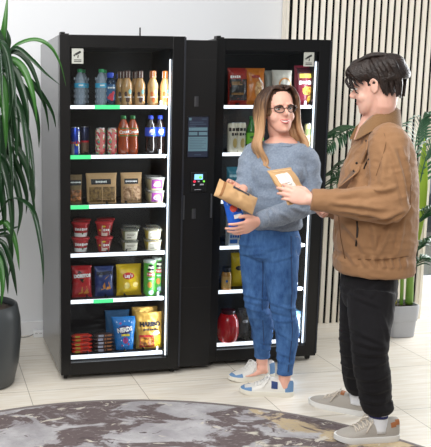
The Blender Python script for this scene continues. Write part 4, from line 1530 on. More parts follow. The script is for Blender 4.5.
class Shoe:
    """shoe surface between heel point and toe point on the ground"""
    def __init__(s, heel, toe, z0=0.0, L=0.29, wide=1.0):
        s.h = Vector((heel[0], heel[1], z0))
        d = Vector((toe[0] - heel[0], toe[1] - heel[1], 0)).normalized()
        s.d, s.l, s.k, s.wd = d, UP.cross(d), L / 0.29, wide
        s.tab = [(0.000, 0.012, 0.080), (0.008, 0.026, 0.098), (0.030, 0.036, 0.098), (0.065, 0.040, 0.088), (0.095, 0.041, 0.092), (0.125, 0.042, 0.098), (0.150, 0.043, 0.087),
                 (0.180, 0.045, 0.066), (0.210, 0.047, 0.054), (0.240, 0.044, 0.047), (0.265, 0.034, 0.040), (0.280, 0.020, 0.033), (0.287, 0.008, 0.026)]

    def row(s, x):
        T = s.tab
        for (x0, w0, h0), (x1, w1, h1) in zip(T, T[1:]):
            if x0 <= x <= x1:
                t = (x - x0) / (x1 - x0)
                return w0 + (w1 - w0) * t, h0 + (h1 - h0) * t
        return T[-1][1:]

    def S(s, x, a, l=0.0):
        """x from heel to toe, a = 0 left rim .. pi right rim over the top"""
        w, h = s.row(x)
        zb = 0.022
        c, sn = cos(a), sin(a)
        e = 0.62
        y = (w * s.wd + l) * math.copysign(abs(c) ** e, c)
        z = zb + (h - zb + l) * abs(sn) ** 0.8
        return s.h + (s.d * x + s.l * y + UP * z) * s.k

    def upper(s, bm, x0=0.0, x1=0.287, a0=0.0, a1=pi, l=0.0, n=16, m=30, mi=0):
        g = [[bm.verts.new(s.S(x0 + (x1 - x0) * i / m, a0 + (a1 - a0) * j / n, l)) for j in range(n + 1)] for i in range(m + 1)]
        for i in range(m):
            for j in range(n):
                bm.faces.new((g[i][j], g[i + 1][j], g[i + 1][j + 1], g[i][j + 1])).material_index = mi

    def sole(s, bm, thick=0.028, out=0.004, heel_up=0.0, toe_up=0.010):
        rings = []
        for i in range(31):
            x = -0.003 + 0.294 * i / 30
            w, _ = s.row(min(max(x, 0.0), 0.287))
            w = max(w * s.wd + out, 0.008) * (0.5 if i in (0, 30) else 1)
            up = toe_up * max(0, (x - 0.21) / 0.08) ** 2
            rings.append([s.h + (s.d * x + s.l * y + UP * z) * s.k for y, z in ((-w, thick + up * 0.4), (w, thick + up * 0.4), (w * 1.03, thick * 0.5 + up * 0.7), (w * 0.96, up), (-w * 0.96, up), (-w * 1.03, thick * 0.5 + up * 0.7))])
        loft(bm, rings)


def make_shoe(parent, name, S, upper_m, sole_m, lace_m, patches):
    bm = NB()
    S.upper(bm)
    sh = obj(name, bm, upper_m, parent, smooth=True)
    bm = NB()
    S.sole(bm)
    obj('sole', bm, sole_m, sh, smooth=True, sharp=40)
    bm = NB()
    for k in range(5):
        x = 0.128 + 0.017 * k
        for sg in (1, -1):
            tube(bm, [S.S(x, pi / 2 - 0.55 * sg, 0.002), S.S(x + 0.006, pi / 2, 0.006), S.S(x + 0.012, pi / 2 + 0.55 * sg, 0.002)], [0.0030] * 3, 6, 3)
    for sg in (1, -1):
        tube(bm, [S.S(0.130, pi / 2, 0.006), S.S(0.138, pi / 2 + 0.5 * sg, 0.016), S.S(0.150, pi / 2 + 0.8 * sg, 0.008), S.S(0.140, pi / 2 + 0.35 * sg, 0.006)], [0.0028] * 4, 6, 4)
        tube(bm, [S.S(0.130, pi / 2, 0.006), S.S(0.150, pi / 2 + 0.7 * sg, 0.008), S.S(0.168, pi / 2 + 1.15 * sg, 0.004)], [0.0026] * 3, 6, 4)
    obj('laces', bm, lace_m, sh, smooth=True)
    for nm, m, rng in patches:
        for r in rng:
            bm = NB()
            S.upper(bm, *r, l=0.0016, n=6, m=8)
            obj(nm, bm, m, sh, smooth=True)
    bm = NB()
    ring = [S.S(x, pi / 2, 0.001) for x in (0.012, 0.04)]
    return sh


SKIN_W = mat('skin_fair', (232, 184, 164), 0.5, sss=0.12, spec=0.35, var=(18, (228, 170, 150), 0.35))
SKIN_M = mat('skin_light', (232, 190, 172), 0.5, sss=0.12, spec=0.35, var=(18, (226, 172, 154), 0.35))
# ================================================================== the woman
YW = -0.34
WLOC = Vector((1.08, -0.30, 0))


def own(o, root, parent=None):
    """hand a finished world-space mesh to its person"""
    o.data.transform(Matrix.Translation(-root.location))
    o.parent = parent or root
    return o


def body_of(o, loc, label):
    o.name = 'person'
    o.data.transform(Matrix.Translation(-loc))
    o.location = loc
    return tag(o, label, 'person')


tf = Vector((-0.42, -0.91, 0)).normalized()      # chest faces
tl = UP.cross(tf)
hf = Vector((-0.74, -0.67, 0)).normalized()      # hips face
hl = UP.cross(hf)
w_hips = at(270, 236, -0.33)
w_waist = at(271, 205, -0.33)
w_chest = at(279, 170, -0.33)
w_neck0 = at(281, 143, -0.33)
wLsh, wRsh = at(303, 158, -0.40), at(255, 155, -0.26)
wLel, wRel = at(308.5, 204, -0.44), at(243, 203, -0.34)
wLwr, wRwr = at(258, 221, -0.585), at(243, 189, -0.50)
wRhip, wLhip = at(258, 240, -0.285), at(280, 241, -0.385)
wRkn, wLkn = at(257.5, 306, -0.275), at(283.5, 310, -0.42)
wRan, wLan = at(262, 361, -0.175), at(284.5, 378, -0.43)
wch = at(284.5, 131.5, -0.415)                  # chin
wF, wL_, wU = frame((-0.02, -1.0, 0), 0.04, -0.05)
wh = Head(wch - wF * 0.075, wF, wL_, wU, 1.0, 0.96)

bm = NB()
wh.face(bm)
tube(bm, [wh.P(-0.012, 0, 0.10), wh.P(-0.012, 0, 0.02), w_neck0 + Vector((0, 0.02, 0.03)), w_neck0 + Vector((0, 0.01, -0.05))], [0.050, 0.050, 0.054, 0.085], 18, 4)
# trunk under the clothes
loft(bm, [ell(w_hips - UP * 0.06, hl, hf, 0.13, 0.09, 24), ell(w_hips, hl, hf, 0.145, 0.10, 24), ell(w_waist, tl, tf, 0.115, 0.085, 24), ell(w_chest, tl, tf, 0.135, 0.10, 24), ell(w_chest + UP * 0.08, tl, tf, 0.14, 0.085, 24), ell(w_neck0 + UP * 0.005, tl, tf, 0.085, 0.062, 24), ell(w_neck0 + UP * 0.03, tl, tf, 0.055, 0.05, 24)])
for a, b, c in ((wLsh, wLel, wLwr), (wRsh, wRel, wRwr)):
    tube(bm, [a, b], [0.042, 0.036], 14, 3, round_end=True)
    tube(bm, [b, (b + c) / 2, c], [0.036, 0.033, 0.024], 14, 3, round_end=True)
for a, b, c, ft in ((wRhip, wRkn, wRan, (0.965, -0.19)), (wLhip, wLkn, wLan, (0.95, -0.37))):
    tube(bm, [a, b], [0.068, 0.048], 14, 3, round_end=True)
    calf = (b * 0.65 + c * 0.35) + Vector((0.018, 0.006, 0))
    tube(bm, [b, calf, c, c - UP * 0.04], [0.046, 0.047, 0.032, 0.034], 14, 4, round_end=True)
    f = Vector((ft[0] + 0.05, ft[1], 0.034))
    tube(bm, [Vector((c.x + 0.02, c.y, 0.052)), Vector((c.x, c.y, 0.058)), (Vector((c.x, c.y, 0.04)) + f) / 2, f], [(0.020, 0.018), (0.024, 0.024), (0.020, 0.010), (0.012, 0.006)], 12, 3, ref=(0, 0, 1), round_end=True)
# left hand: fingers spread under and across the blue bag, back of the hand towards the camera
hd = (at(240, 230, -0.62) - wLwr).normalized()
hand(bm, wLwr + hd * 0.004, hd, (-0.15, 0.80, 0.25), curl=(14, 22, 18), spread=7, thumb=(0.1, 0.1), flip=1, k=0.95,
     finger_curl=[(6, 14, 10), (12, 22, 16), (18, 26, 20), (22, 30, 22)])
# right hand: under the kraft bag, thumb on top
hd2 = (at(229, 192, -0.60) - wRwr).normalized()
hand(bm, wRwr, hd2, (-0.1, -0.55, 0.85), curl=(16, 30, 26), spread=3, thumb=(0.6, 0.3), flip=-1, k=0.92)
o = obj('person', bm, SKIN_W)
remesh(o, 0.0042, 4)
woman = wb = body_of(o, WLOC, 'woman in grey knit jumper, blue jeans and glasses, holding a kraft bag')
wh_loc = Head(wh.o - wb.location, wF, wL_, wU, wh.k, wh.jaw)
wh_loc.features(woman, mat('brow_brown', (96, 66, 46), 0.7), mat('lip_rose', (204, 112, 108), 0.4), smile=True)

# glasses: dark cat-eye rims
bm = NB()
H = wh_loc
for sd in (-1, 1):
    pts = []
    for k in range(17):
        a = 2 * pi * k / 16
        l = 0.033 * sd + 0.0245 * cos(a) * sd
        u = 0.112 + 0.0165 * sin(a) + 0.003 * cos(a)
        f = 0.1005 - 0.010 * ((l / 0.055) ** 2)
        pts.append(H.P(f, l, u))
    tube(bm, pts, [0.0024] * 17, 6, 1, ref=tuple(wF))
    tube(bm, [H.P(0.094, 0.012 * sd, 0.124), H.P(0.0985, 0.033 * sd, 0.1295), H.P(0.089, 0.058 * sd, 0.123)], [0.0022, 0.0028, 0.0026], 6, 3)
    tube(bm, [H.P(0.089, 0.058 * sd, 0.120), H.P(0.060, 0.076 * sd, 0.118), H.P(-0.010, 0.080 * sd, 0.116)], [0.0020] * 3, 6, 3)
tube(bm, [H.P(0.1005, 0.0095, 0.116), H.P(0.105, 0, 0.118), H.P(0.1005, -0.0095, 0.116)], [0.0018] * 3, 6, 3)
gl = obj('glasses', bm, mat('frame_dark', (40, 26, 26), 0.3), woman, smooth=True)
for sd in (-1, 1):
    bm = NB()
    v = []
    for k in range(16):
        a = 2 * pi * k / 16
        l = 0.033 * sd + 0.0235 * cos(a) * sd
        v.append(bm.verts.new(H.P(0.1003 - 0.010 * ((l / 0.055) ** 2), l, 0.112 + 0.0155 * sin(a) + 0.003 * cos(a))))
    bm.faces.new(v)
    obj('lens', bm, clear('lens_clear', (240, 240, 240), ior=1.1), gl)


# hair: dark roots falling into blonde lengths
def hair_mat(name, root, tip, z0, z1, rough=0.42):
    m, nt, b, tc = node_mat(name)
    sp = nt.nodes.new('ShaderNodeSeparateXYZ')
    nt.links.new(tc.outputs['Object'], sp.inputs[0])
    mp = nt.nodes.new('ShaderNodeMapping')
    mp.inputs['Scale'].default_value = (90, 90, 5)
    nt.links.new(tc.outputs['Object'], mp.inputs['Vector'])
    n = nt.nodes.new('ShaderNodeTexNoise')
    n.inputs['Scale'].default_value = 1.0
    n.inputs['Detail'].default_value = 3
    nt.links.new(mp.outputs['Vector'], n.inputs['Vector'])
    ma = nt.nodes.new('ShaderNodeMapRange')
    ma.inputs['From Min'].default_value = z1
    ma.inputs['From Max'].default_value = z0
    nt.links.new(sp.outputs['Z'], ma.inputs['Value'])
    ad = nt.nodes.new('ShaderNodeMath')
    ad.operation = 'MULTIPLY_ADD'
    nt.links.new(n.outputs['Fac'], ad.inputs[0])
    ad.inputs[1].default_value = 0.9
    nt.links.new(ma.outputs['Result'], ad.inputs[2])
    r = nt.nodes.new('ShaderNodeValToRGB')
    e = r.color_ramp.elements
    e[0].position, e[0].color = 0.45, (*rgb(*root), 1)
    e[1].position, e[1].color = 1.15 / 1.2, (*rgb(*tip), 1)
    x = e.new(0.72)
    x.color = (*rgb(*[int(a * 0.5 + c * 0.5) for a, c in zip(root, tip)]), 1)
    nt.links.new(ad.outputs[0], r.inputs['Fac'])
    nt.links.new(r.outputs['Color'], b.inputs['Base Color'])
    b.inputs['Roughness'].default_value = rough
    b.inputs['Specular IOR Level'].default_value = 0.35
    bp = nt.nodes.new('ShaderNodeBump')
    bp.inputs['Strength'].default_value = 0.6
    bp.inputs['Distance'].default_value = 0.004
    nt.links.new(n.outputs['Fac'], bp.inputs['Height'])
    nt.links.new(bp.outputs['Normal'], b.inputs['Normal'])
    return m


def lock(bm, pts, r0, r1=None, flat=0.55, ref=None, sub=4):
    n = len(pts)
    rr = []
    for i in range(n):
        t = i / (n - 1)
        r = r0 * (0.55 + 0.45 * min(1, t * 4)) * (1 if t < 0.7 else 1 - 0.75 * (t - 0.7) / 0.3)
        rr.append((r, r * flat))
    tube(bm, pts, rr, 8, sub, ref=ref, round_end=False)


bm = NB()
H = wh_loc
H.skull(bm, grow=0.012, shift=-0.020, lo=0.075)
rnd = random.Random(3)
part = 0.012                                    # parting a little to her left
for sd in (-1, 1):
    for i in range(26):
        t = i / 25
        fx = 0.058 - 0.135 * t                  # start along the parting, front to crown
        st = (fx, part + 0.004 * sd, 0.2335 - 0.004 * abs(t - 0.4) - (0.022 if t < 0.08 else 0.008 if t < 0.2 else 0.0))
        sidef = 0.050 - 0.150 * t               # where it passes the temple
        sl = 0.083 + 0.010 * sin(pi * t) + rnd.uniform(-0.003, 0.003)
        if t > 0.75:
            sl *= 1 - (t - 0.75) * 1.5
        wob = rnd.uniform(-0.006, 0.006)
        dn = rnd.uniform(-0.022, 0.022)
        if sd < 0:                              # her right: broad fall in front of the shoulder
            end, ff, out = -0.170 + dn - 0.015 * (1 - t), 0.050 - 0.105 * t, 0.030
        else:                                   # her left: falls forward on to the chest
            end, ff, out = -0.160 + dn, 0.070 - 0.105 * t, 0.024
        curl_ = rnd.uniform(0.010, 0.026)
        pts = [st, (fx * 0.85 + sidef * 0.15 - 0.004, (part * 0.3 + 0.048 * sd), 0.222 - 0.006 * t),
               (sidef, sl * sd, 0.165 + wob), (sidef - 0.012, (sl + 0.008) * sd, 0.09 + wob),
               (ff * 0.6, (sl + out * 0.6 + wob) * sd, 0.00), (ff + 0.006, (sl + out + curl_ * 0.6) * sd, -0.070),
               (ff + 0.012 + wob, (sl + out - curl_) * sd, (end - 0.07) / 2 - 0.012), (ff + 0.022 + wob, (sl + out * 0.5 + wob) * sd, end * 0.85 - 0.01), (ff + 0.034 + wob * 2, (sl + out * 0.4 - curl_ * 1.5 + wob * 2) * sd, end)]
        P = [H.P(*p) for p in pts]
        # lengths hang plumb whatever way the head leans
        lock(bm, P, 0.0135, flat=0.75)
hm = hair_mat('hair_balayage', (60, 42, 34), (182, 142, 104), H.P(0, 0, -0.13).z, H.P(0, 0, 0.20).z)
obj('hair', bm, hm, woman, smooth=True)

# jumper
bm = NB()
loft(bm, [ell(at(271, 227.5, -0.33), hl, hf, 0.152, 0.120, 32), ell(at(271, 224.5, -0.33), hl, hf, 0.162, 0.128, 32), ell(at(271, 218, -0.33), hl, hf, 0.165, 0.128, 32), ell(w_waist + Vector((0.004, 0, 0)), tl, tf, 0.156, 0.118, 32), ell(at(275, 188, -0.33), tl, tf, 0.156, 0.122, 32),
          ell(w_chest + tf * 0.012, tl, tf, 0.163, 0.132, 32), ell(at(280, 160, -0.33) + tf * 0.006, tl, tf, 0.170, 0.116, 32, 2.3), ell(at(281, 151, -0.33), tl, tf, 0.150, 0.092, 32, 2.2), ell(at(281, 146, -0.33), tl, tf, 0.110, 0.080, 32), ell(at(281, 142.5, -0.33), tl, tf, 0.086, 0.074, 32)])
for sd in (-1, 1):
    ball(bm, w_chest + tf * 0.072 + tl * 0.066 * sd - UP * 0.016, 0.074, 0.062, 0.075, axes=(tl, tf, UP))
tube(bm, [wLsh + Vector((-0.03, 0, 0.012)), wLsh + Vector((0.012, 0, -0.02)), (wLsh + wLel) / 2 + Vector((0.014, 0, 0)), wLel + Vector((0.006, 0, 0))], [0.066, 0.070, 0.064, 0.058], 18, 4, round_end=True)
tube(bm, [wLel, (wLel * 0.55 + wLwr * 0.45) - UP * 0.004, wLwr * 0.9 + wLel * 0.1], [0.057, 0.053, 0.041], 18, 4, round_end=True)
tube(bm, [wLwr * 0.88 + wLel * 0.12, wLwr * 1.0 + wLel * 0.0], [0.043, 0.038], 18, 3)
tube(bm, [wRsh + Vector((0.03, 0, 0.012)), wRsh + Vector((-0.012, 0, -0.02)), (wRsh + wRel) / 2 + Vector((-0.006, 0, 0)), wRel], [0.064, 0.068, 0.060, 0.054], 18, 4, round_end=True)
tube(bm, [wRel, (wRel + wRwr) / 2, wRwr * 0.9 + wRel * 0.1], [0.053, 0.048, 0.038], 18, 4, round_end=True)
KNIT = mat('grey_knit', (148, 161, 178), 0.95, spec=0.1, sheen=0.25, bump=(260, 0.6), var=(110, (120, 133, 152), 0.25))
sfold = folds([(300, 196, 316, 188), (298, 204, 318, 200), (286, 206, 304, 212), (272, 211, 284, 217), (262, 226, 280, 222), (284, 226, 298, 220), (258, 190, 250, 205), (266, 196, 262, 212), (296, 168, 300, 186), (305, 170, 308, 184), (243, 172, 250, 160), (240, 182, 252, 176)], -0.48, 0.005, 0.009)
o = obj('jumper', bm, KNIT)
fine = cloth_noise(9, 0.010, 2.0, (1, 1, 1.3))
remesh(o, 0.0055, 4, lambda c, n: fine(c, n) + (sfold(c) if n.y < 0.2 else 0) - 0.002)
jumper = own(o, woman)
bm = NB()
ctr = at(281, 143, -0.33)
tube(bm, [ctr + (tl * 0.090 * cos(a) + tf * 0.078 * sin(a)) - UP * (0.012 * sin(a)) for a in [2 * pi * k / 24 for k in range(25)]], [0.007] * 25, 8, 1)
o = obj('neck_rib', bm, KNIT, smooth=True)
own(o, wb, jumper)
bm = NB()
ax = (wLwr - wLel).normalized()
tube(bm, [wLwr - ax * 0.035, wLwr - ax * 0.010, wLwr + ax * 0.006], [0.044, 0.040, 0.037], 16, 2)
o = obj('sleeve_cuff', bm, KNIT, smooth=True)
own(o, wb, jumper)

# jeans
bm = NB()
loft(bm, [ell(at(270, 226, -0.33), hl, hf, 0.145, 0.112, 32), ell(at(270.5, 236, -0.33), hl, hf, 0.160, 0.126, 32), ell(w_hips - UP * 0.05, hl, hf, 0.168, 0.134, 32), ell(w_hips - UP * 0.10, hl, hf, 0.158, 0.126, 32), ell(w_hips - UP * 0.135, hl, hf, 0.10, 0.08, 32)])
for sd in (-1, 1):
    ball(bm, w_hips - UP * 0.055 - hf * 0.055 + hl * 0.062 * sd, 0.078, 0.085, 0.085, axes=(hl, hf, UP))
for a, b, c in ((wRhip, wRkn, wRan), (wLhip, wLkn, wLan)):
    calf = (b * 0.66 + c * 0.34) + Vector((0.020, 0.004, 0))
    tube(bm, [a - UP * 0.02, a * 0.68 + b * 0.32 + hf * 0.006, b * 0.75 + a * 0.25 + hf * 0.006, b + hf * 0.004, calf, c * 0.72 + b * 0.28 + Vector((0.008, 0, 0)), c + UP * 0.045, c + UP * 0.026],
         [0.098, 0.093, 0.076, 0.062, 0.062, 0.047, 0.0405, 0.0405], 22, 4)
    tube(bm, [c + UP * 0.042, c + UP * 0.020], [0.0430, 0.0430], 22, 2)


def denim():
    m, nt, b, tc = node_mat('blue_denim')
    n = nt.nodes.new('ShaderNodeTexNoise')
    n.inputs['Scale'].default_value = 16
    n.inputs['Detail'].default_value = 9
    n.inputs['Roughness'].default_value = 0.7
    mp = nt.nodes.new('ShaderNodeMapping')
    mp.inputs['Scale'].default_value = (1.6, 1.6, 0.7)
    nt.links.new(tc.outputs['Object'], mp.inputs['Vector'])
    nt.links.new(mp.outputs['Vector'], n.inputs['Vector'])
    r = nt.nodes.new('ShaderNodeValToRGB')
    e = r.color_ramp.elements
    e[0].position, e[0].color = 0.30, (*rgb(42, 76, 128), 1)
    e[1].position, e[1].color = 0.72, (*rgb(84, 126, 180), 1)
    nt.links.new(n.outputs['Fac'], r.inputs['Fac'])
    nt.links.new(r.outputs['Color'], b.inputs['Base Color'])
    b.inputs['Roughness'].default_value = 0.85
    b.inputs['Specular IOR Level'].default_value = 0.2
    n2 = nt.nodes.new('ShaderNodeTexNoise')
    n2.inputs['Scale'].default_value = 300
    nt.links.new(tc.outputs['Object'], n2.inputs['Vector'])
    bp = nt.nodes.new('ShaderNodeBump')
    bp.inputs['Strength'].default_value = 0.25
    bp.inputs['Distance'].default_value = 0.004
    nt.links.new(n2.outputs['Fac'], bp.inputs['Height'])
    nt.links.new(bp.outputs['Normal'], b.inputs['Normal'])
    return m


jfold = folds([(245, 252, 262, 246), (246, 262, 264, 254), (268, 250, 284, 243), (268, 262, 290, 254), (249, 300, 268, 303), (250, 307, 268, 309), (252, 315, 266, 316), (271, 303, 292, 308), (272, 312, 294, 314), (273, 321, 294, 319),
               (253, 343, 267, 346), (254, 350, 268, 352), (275, 352, 291, 356), (275, 360, 291, 363), (258, 330, 266, 336), (280, 333, 292, 340)], -0.45, 0.0030, 0.008)
o = obj('jeans', bm, denim())
cn = cloth_noise(11, 0.006, 4.0, (1, 1, 1.7))
remesh(o, 0.0055, 4, lambda c, n: cn(c, n) * (0.4 + 1.1 * max(0, 1 - abs(c.z - 0.47) / 0.16) + 0.8 * max(0, 1 - abs(c.z - 0.16) / 0.1)) * 0.7 + jfold(c) - 0.001)
jeans = own(o, woman)
# side seam and back pocket on the near leg
from mathutils.bvhtree import BVHTree


def on_surface(ob, root, pts, m, parent, name, r, lift=0.0):
    """a seam laid along the nearest points of a garment"""
    bv = BVHTree.FromPolygons([v.co for v in ob.data.vertices], [tuple(p.vertices) for p in ob.data.polygons])
    q = []
    for p in pts:
        h = bv.ray_cast(CP - root.location, (Vector(p) - CP).normalized())
        if h[0] is None:
            h = bv.find_nearest(Vector(p) - root.location)
        q.append(h[0] + h[1] * lift)
    bm = NB()
    tube(bm, q, [r] * len(q), 6, 2)
    return obj(name, bm, m, parent, smooth=True)


STITCH = mat('seam_indigo', (40, 62, 104), 0.8)
def side(p, dx, Y):
    return p
sm = [at(x, y, -0.60) for x, y in ((291, 236), (291, 250), (291.5, 270), (292, 290), (291, 310), (292.5, 330), (290.5, 350), (288, 372))]
on_surface(jeans, wb, sm, STITCH, jeans, 'side_seam', 0.003)
pk = [at(x, y, -0.45) for x, y in ((296, 236), (302, 238), (303, 250), (300, 256), (296, 252), (296, 236))]
on_surface(jeans, wb, pk, mat('stitch_pale', (120, 142, 176), 0.8), jeans, 'back_pocket', 0.0022)
inn = [at(x, y, -0.60) for x, y in ((262, 250), (263, 275), (262, 300), (263, 325), (264, 345))]
on_surface(jeans, wb, inn, STITCH, jeans, 'inner_seam', 0.0024)

# trainers
TW = mat('trainer_white', (224, 222, 216), 0.5)
TSOLE = mat('trainer_sole', (226, 222, 210), 0.55)
TBL = mat('trainer_blue', (104, 142, 184), 0.7)
TNV = mat('trainer_navy', (36, 62, 116), 0.6)
for hl_, to_ in (((1.215, -0.130), (0.930, -0.165)), ((1.190, -0.440), (0.930, -0.350))):
    S = Shoe(hl_, to_, 0.0, 0.285, 1.0)
    e_ = 0.03
    sh = make_shoe(woman, 'trainer', S, TW, TSOLE, mat('lace_white', (232, 230, 226), 0.7),
                   [('toe_overlay', TBL, [(0.225, 0.286, 0.05, 0.95), (0.225, 0.286, pi - 0.95, pi - 0.05), (0.262, 0.286, 0.95, pi - 0.95)]),
                    ('heel_overlay', TBL, [(0.002, 0.048, 0.0, 1.0), (0.002, 0.048, pi - 1.0, pi)]),
                    ('side_mark', TNV, [(0.088, 0.122, 0.25, 0.95), (0.105, 0.135, pi - 0.75, pi - 0.15)])])
    sh.data.transform(Matrix.Translation(-wb.location))
    for c in sh.children:
        c.data.transform(Matrix.Translation(-wb.location))

# what she holds
def bag_at(name, label, cat, loc, axes, w, h, d, m, seed=0, stand_up=False, seal=0.010):
    """axes: the way its length runs, the way its front faces"""
    t, F, ob = pouch(name, label, cat, 0, 0, 0, w, h, d, m, seed=seed, loc=Vector(loc), stand_up=stand_up, seal=seal, wr=0.006)
    U, N = Vector(axes[0]).normalized(), Vector(axes[1]).normalized()
    # pouch frame: x = across, y = depth (front is -y), z = length
    M = Matrix.Identity(3)
    Z = U
    Y = -N
    X = Y.cross(Z)
    for i in range(3):
        M[i][0], M[i][1], M[i][2] = X[i], Y[i], Z[i]
    t.rotation_euler = M.to_euler()
    return t, F, ob


PAPER = mat('brown_paper', (204, 166, 120), 0.8, bump=(40, 0.2), var=(14, (190, 150, 104), 0.3))
p0, p1 = at(255, 206.5, -0.62), at(225, 183, -0.66)
t, F, ob = bag_at('kraft_bag', 'brown paper bag lying tilted in the woman\'s right hand', 'paper bag', p0, (p1 - p0, (-0.15, -0.80, 0.55)), 0.098, (p1 - p0).length, 0.062, PAPER, 5, seal=0.008)
deco(t, 'dark_label', mat('label_slate', (52, 52, 62), 0.6), lambda b: patch(b, F, 0.020, 0.036, 0.055, 0.145))
deco(t, 'folded_end', mat('paper_brown', (150, 104, 62), 0.8), lambda b: patch(b, F, -0.044, 0.044, 0.180, 0.192, 0.001))
q0, q1 = at(238, 228, -0.575), at(231, 197, -0.55)
t, F, ob = bag_at('snack_bag', 'small shiny blue snack bag held in the woman\'s left hand', 'crisp bag', q0, (q1 - q0, (-0.25, -0.95, 0.1)), 0.088, (q1 - q0).length, 0.045, mat('bag_royal', (30, 96, 206), 0.25), 8)
deco(t, 'red_print', mat('print_tomato', (206, 70, 44), 0.4), lambda b: patch(b, F, -0.022, 0.016, 0.082, 0.118, 0.0016, shape='oval'))
deco(t, 'white_panel', WHITE, lambda b: patch(b, F, -0.010, 0.030, 0.048, 0.068, 0.0016))
deco(t, 'dark_print', mat('field_navy', (30, 44, 110), 0.4), lambda b: patch(b, F, 0.006, 0.034, 0.076, 0.094, 0.0016, shape='oval'))
# ================================================================== the man
MLOC = Vector((1.30, -0.90, 0))
mf = Vector((-0.93, 0.37, 0)).normalized()
ml = UP.cross(mf)                                # his left: towards the camera
YM = -0.90
m_hips = at(369, 282, YM)
m_chest = at(377, 165, YM)
m_neck = at(375, 126, YM)
mLsh = at(386, 143, YM) + ml * 0.165
mLsh = at(388, 145, mLsh.y)
mRsh = mLsh - ml * 0.34 + mf * 0.03
mLel, mLwr = at(387, 206, -1.13), at(310, 199.5, -1.00)
mRel, mRwr = at(366, 208, -0.64), at(326, 208, -0.72)
mLhip, mRhip = m_hips + ml * 0.085 - UP * 0.03, m_hips - ml * 0.085 - UP * 0.03 + mf * 0.01
mLkn, mRkn = at(369, 350, -1.06), at(356, 340, -0.78)
mLan, mRan = at(378, 419, -1.07), at(358, 396, -0.735)
mch = at(362.5, 115, -0.90)
mF, mL_, mU = frame((-0.68, 0.73, 0), -0.22, 0.02)
mh = Head(mch - mF * 0.080 + mU * 0.004, mF, mL_, mU, 1.0, 1.02)

bm = NB()
mh.face(bm, nose=1.6)
tube(bm, [mh.P(-0.022, 0, 0.11), mh.P(-0.020, 0, 0.03), m_neck + Vector((0.0, 0, 0.035)), m_neck - UP * 0.06], [0.057, 0.056, 0.060, 0.09], 18, 4)
loft(bm, [ell(m_hips - UP * 0.08, ml, mf, 0.13, 0.10, 24), ell(m_hips, ml, mf, 0.15, 0.11, 24), ell(at(372, 225, YM), ml, mf, 0.14, 0.10, 24), ell(m_chest, ml, mf, 0.16, 0.11, 24), ell(at(380, 142, YM), ml, mf, 0.155, 0.085, 24), ell(m_neck - UP * 0.02, ml, mf, 0.085, 0.07, 24), ell(m_neck + UP * 0.02, ml, mf, 0.06, 0.06, 24)])
for a, b, c in ((mLsh, mLel, mLwr), (mRsh, mRel, mRwr)):
    tube(bm, [a, b], [0.050, 0.042], 14, 3, round_end=True)
    tube(bm, [b, (b + c) / 2, c], [0.042, 0.038, 0.028], 14, 3, round_end=True)
for a, b, c, ft in ((mLhip, mLkn, mLan, (1.125, -1.055)), (mRhip, mRkn, mRan, (1.265, -0.60))):
    tube(bm, [a, b], [0.075, 0.052], 14, 3, round_end=True)
    tube(bm, [b, b * 0.65 + c * 0.35, c, c - UP * 0.04], [0.050, 0.050, 0.034, 0.036], 14, 4, round_end=True)
    f = Vector((ft[0] + 0.04, ft[1], 0.044))
    tube(bm, [Vector((c.x, c.y, 0.07)), (Vector((c.x, c.y, 0.05)) + f) / 2, f], [(0.028, 0.028), (0.026, 0.014), (0.014, 0.006)], 12, 3, ref=(0, 0, 1), round_end=True)
hd = (at(288, 193, -0.96) - mLwr).normalized()
hand(bm, mLwr - hd * 0.004, hd, (0.1, 0.95, -0.1), spread=4, thumb=(1.0, 0.9), flip=1, k=0.93,
     finger_curl=[(20, 30, 22), (18, 28, 20), (18, 30, 22), (20, 34, 24)])
hd2 = (at(317, 212, -0.78) - mRwr).normalized()
hand(bm, mRwr, hd2, (0.1, -0.6, 0.5), curl=(20, 30, 25), flip=-1, k=0.98)
o = obj('person', bm, SKIN_M)
remesh(o, 0.0042, 4)
man = body_of(o, MLOC, 'dark-haired man in tan jacket, black trousers and grey trainers, holding out a pouch')
H = Head(mh.o - MLOC, mF, mL_, mU, mh.k, mh.jaw)
H.features(man, mat('brow_dark', (44, 32, 28), 0.7), mat('lip_soft', (190, 108, 100), 0.45), smile=False, brow_r=0.0036)

# hair: short dark waves, long on top, swept forward over the brow
bm = NB()
H.skull(bm, grow=0.014, shift=-0.020, lo=0.105, low_back=0.022)
rnd = random.Random(11)
for sd in (-1, 1):
    for i in range(24):
        t = i / 23
        f0 = 0.062 - 0.130 * t
        sl = 0.082 + rnd.uniform(-0.003, 0.004)
        j = rnd.uniform(-0.006, 0.006)
        if t < 0.55:      # temple: stops above the ear
            pts = [(f0 * 0.8, 0.012 * sd, 0.236), (f0 * 0.9 + 0.004, 0.046 * sd, 0.228), (f0 + 0.004 + j, 0.074 * sd, 0.198), (f0 - 0.004, 0.083 * sd, 0.166 + j), (f0 - 0.020 + j, 0.080 * sd, 0.142 + j * 1.5)]
        else:
            q = (t - 0.55) / 0.45
            pts = [(f0 * 0.85, 0.012 * sd, 0.236 - 0.006 * q), (f0 * 0.95 - 0.008, 0.048 * sd * (1 - 0.2 * q), 0.228 - 0.014 * q), (f0 - 0.030 + j, sl * sd * (1 - 0.22 * q), 0.190), (f0 - 0.040 - 0.006 * q, sl * sd * (1 - 0.36 * q), 0.140 + j),
                   (f0 - 0.036 - 0.004 * q + j, (sl - 0.006) * sd * (1 - 0.45 * q), 0.100 - 0.006 * q + j), (f0 - 0.034 + 0.002 * q, (sl - 0.012) * sd * (1 - 0.5 * q), 0.062 - 0.020 * q + j * 2)]
        lock(bm, [H.P(*p) for p in pts], 0.0145, flat=0.75)
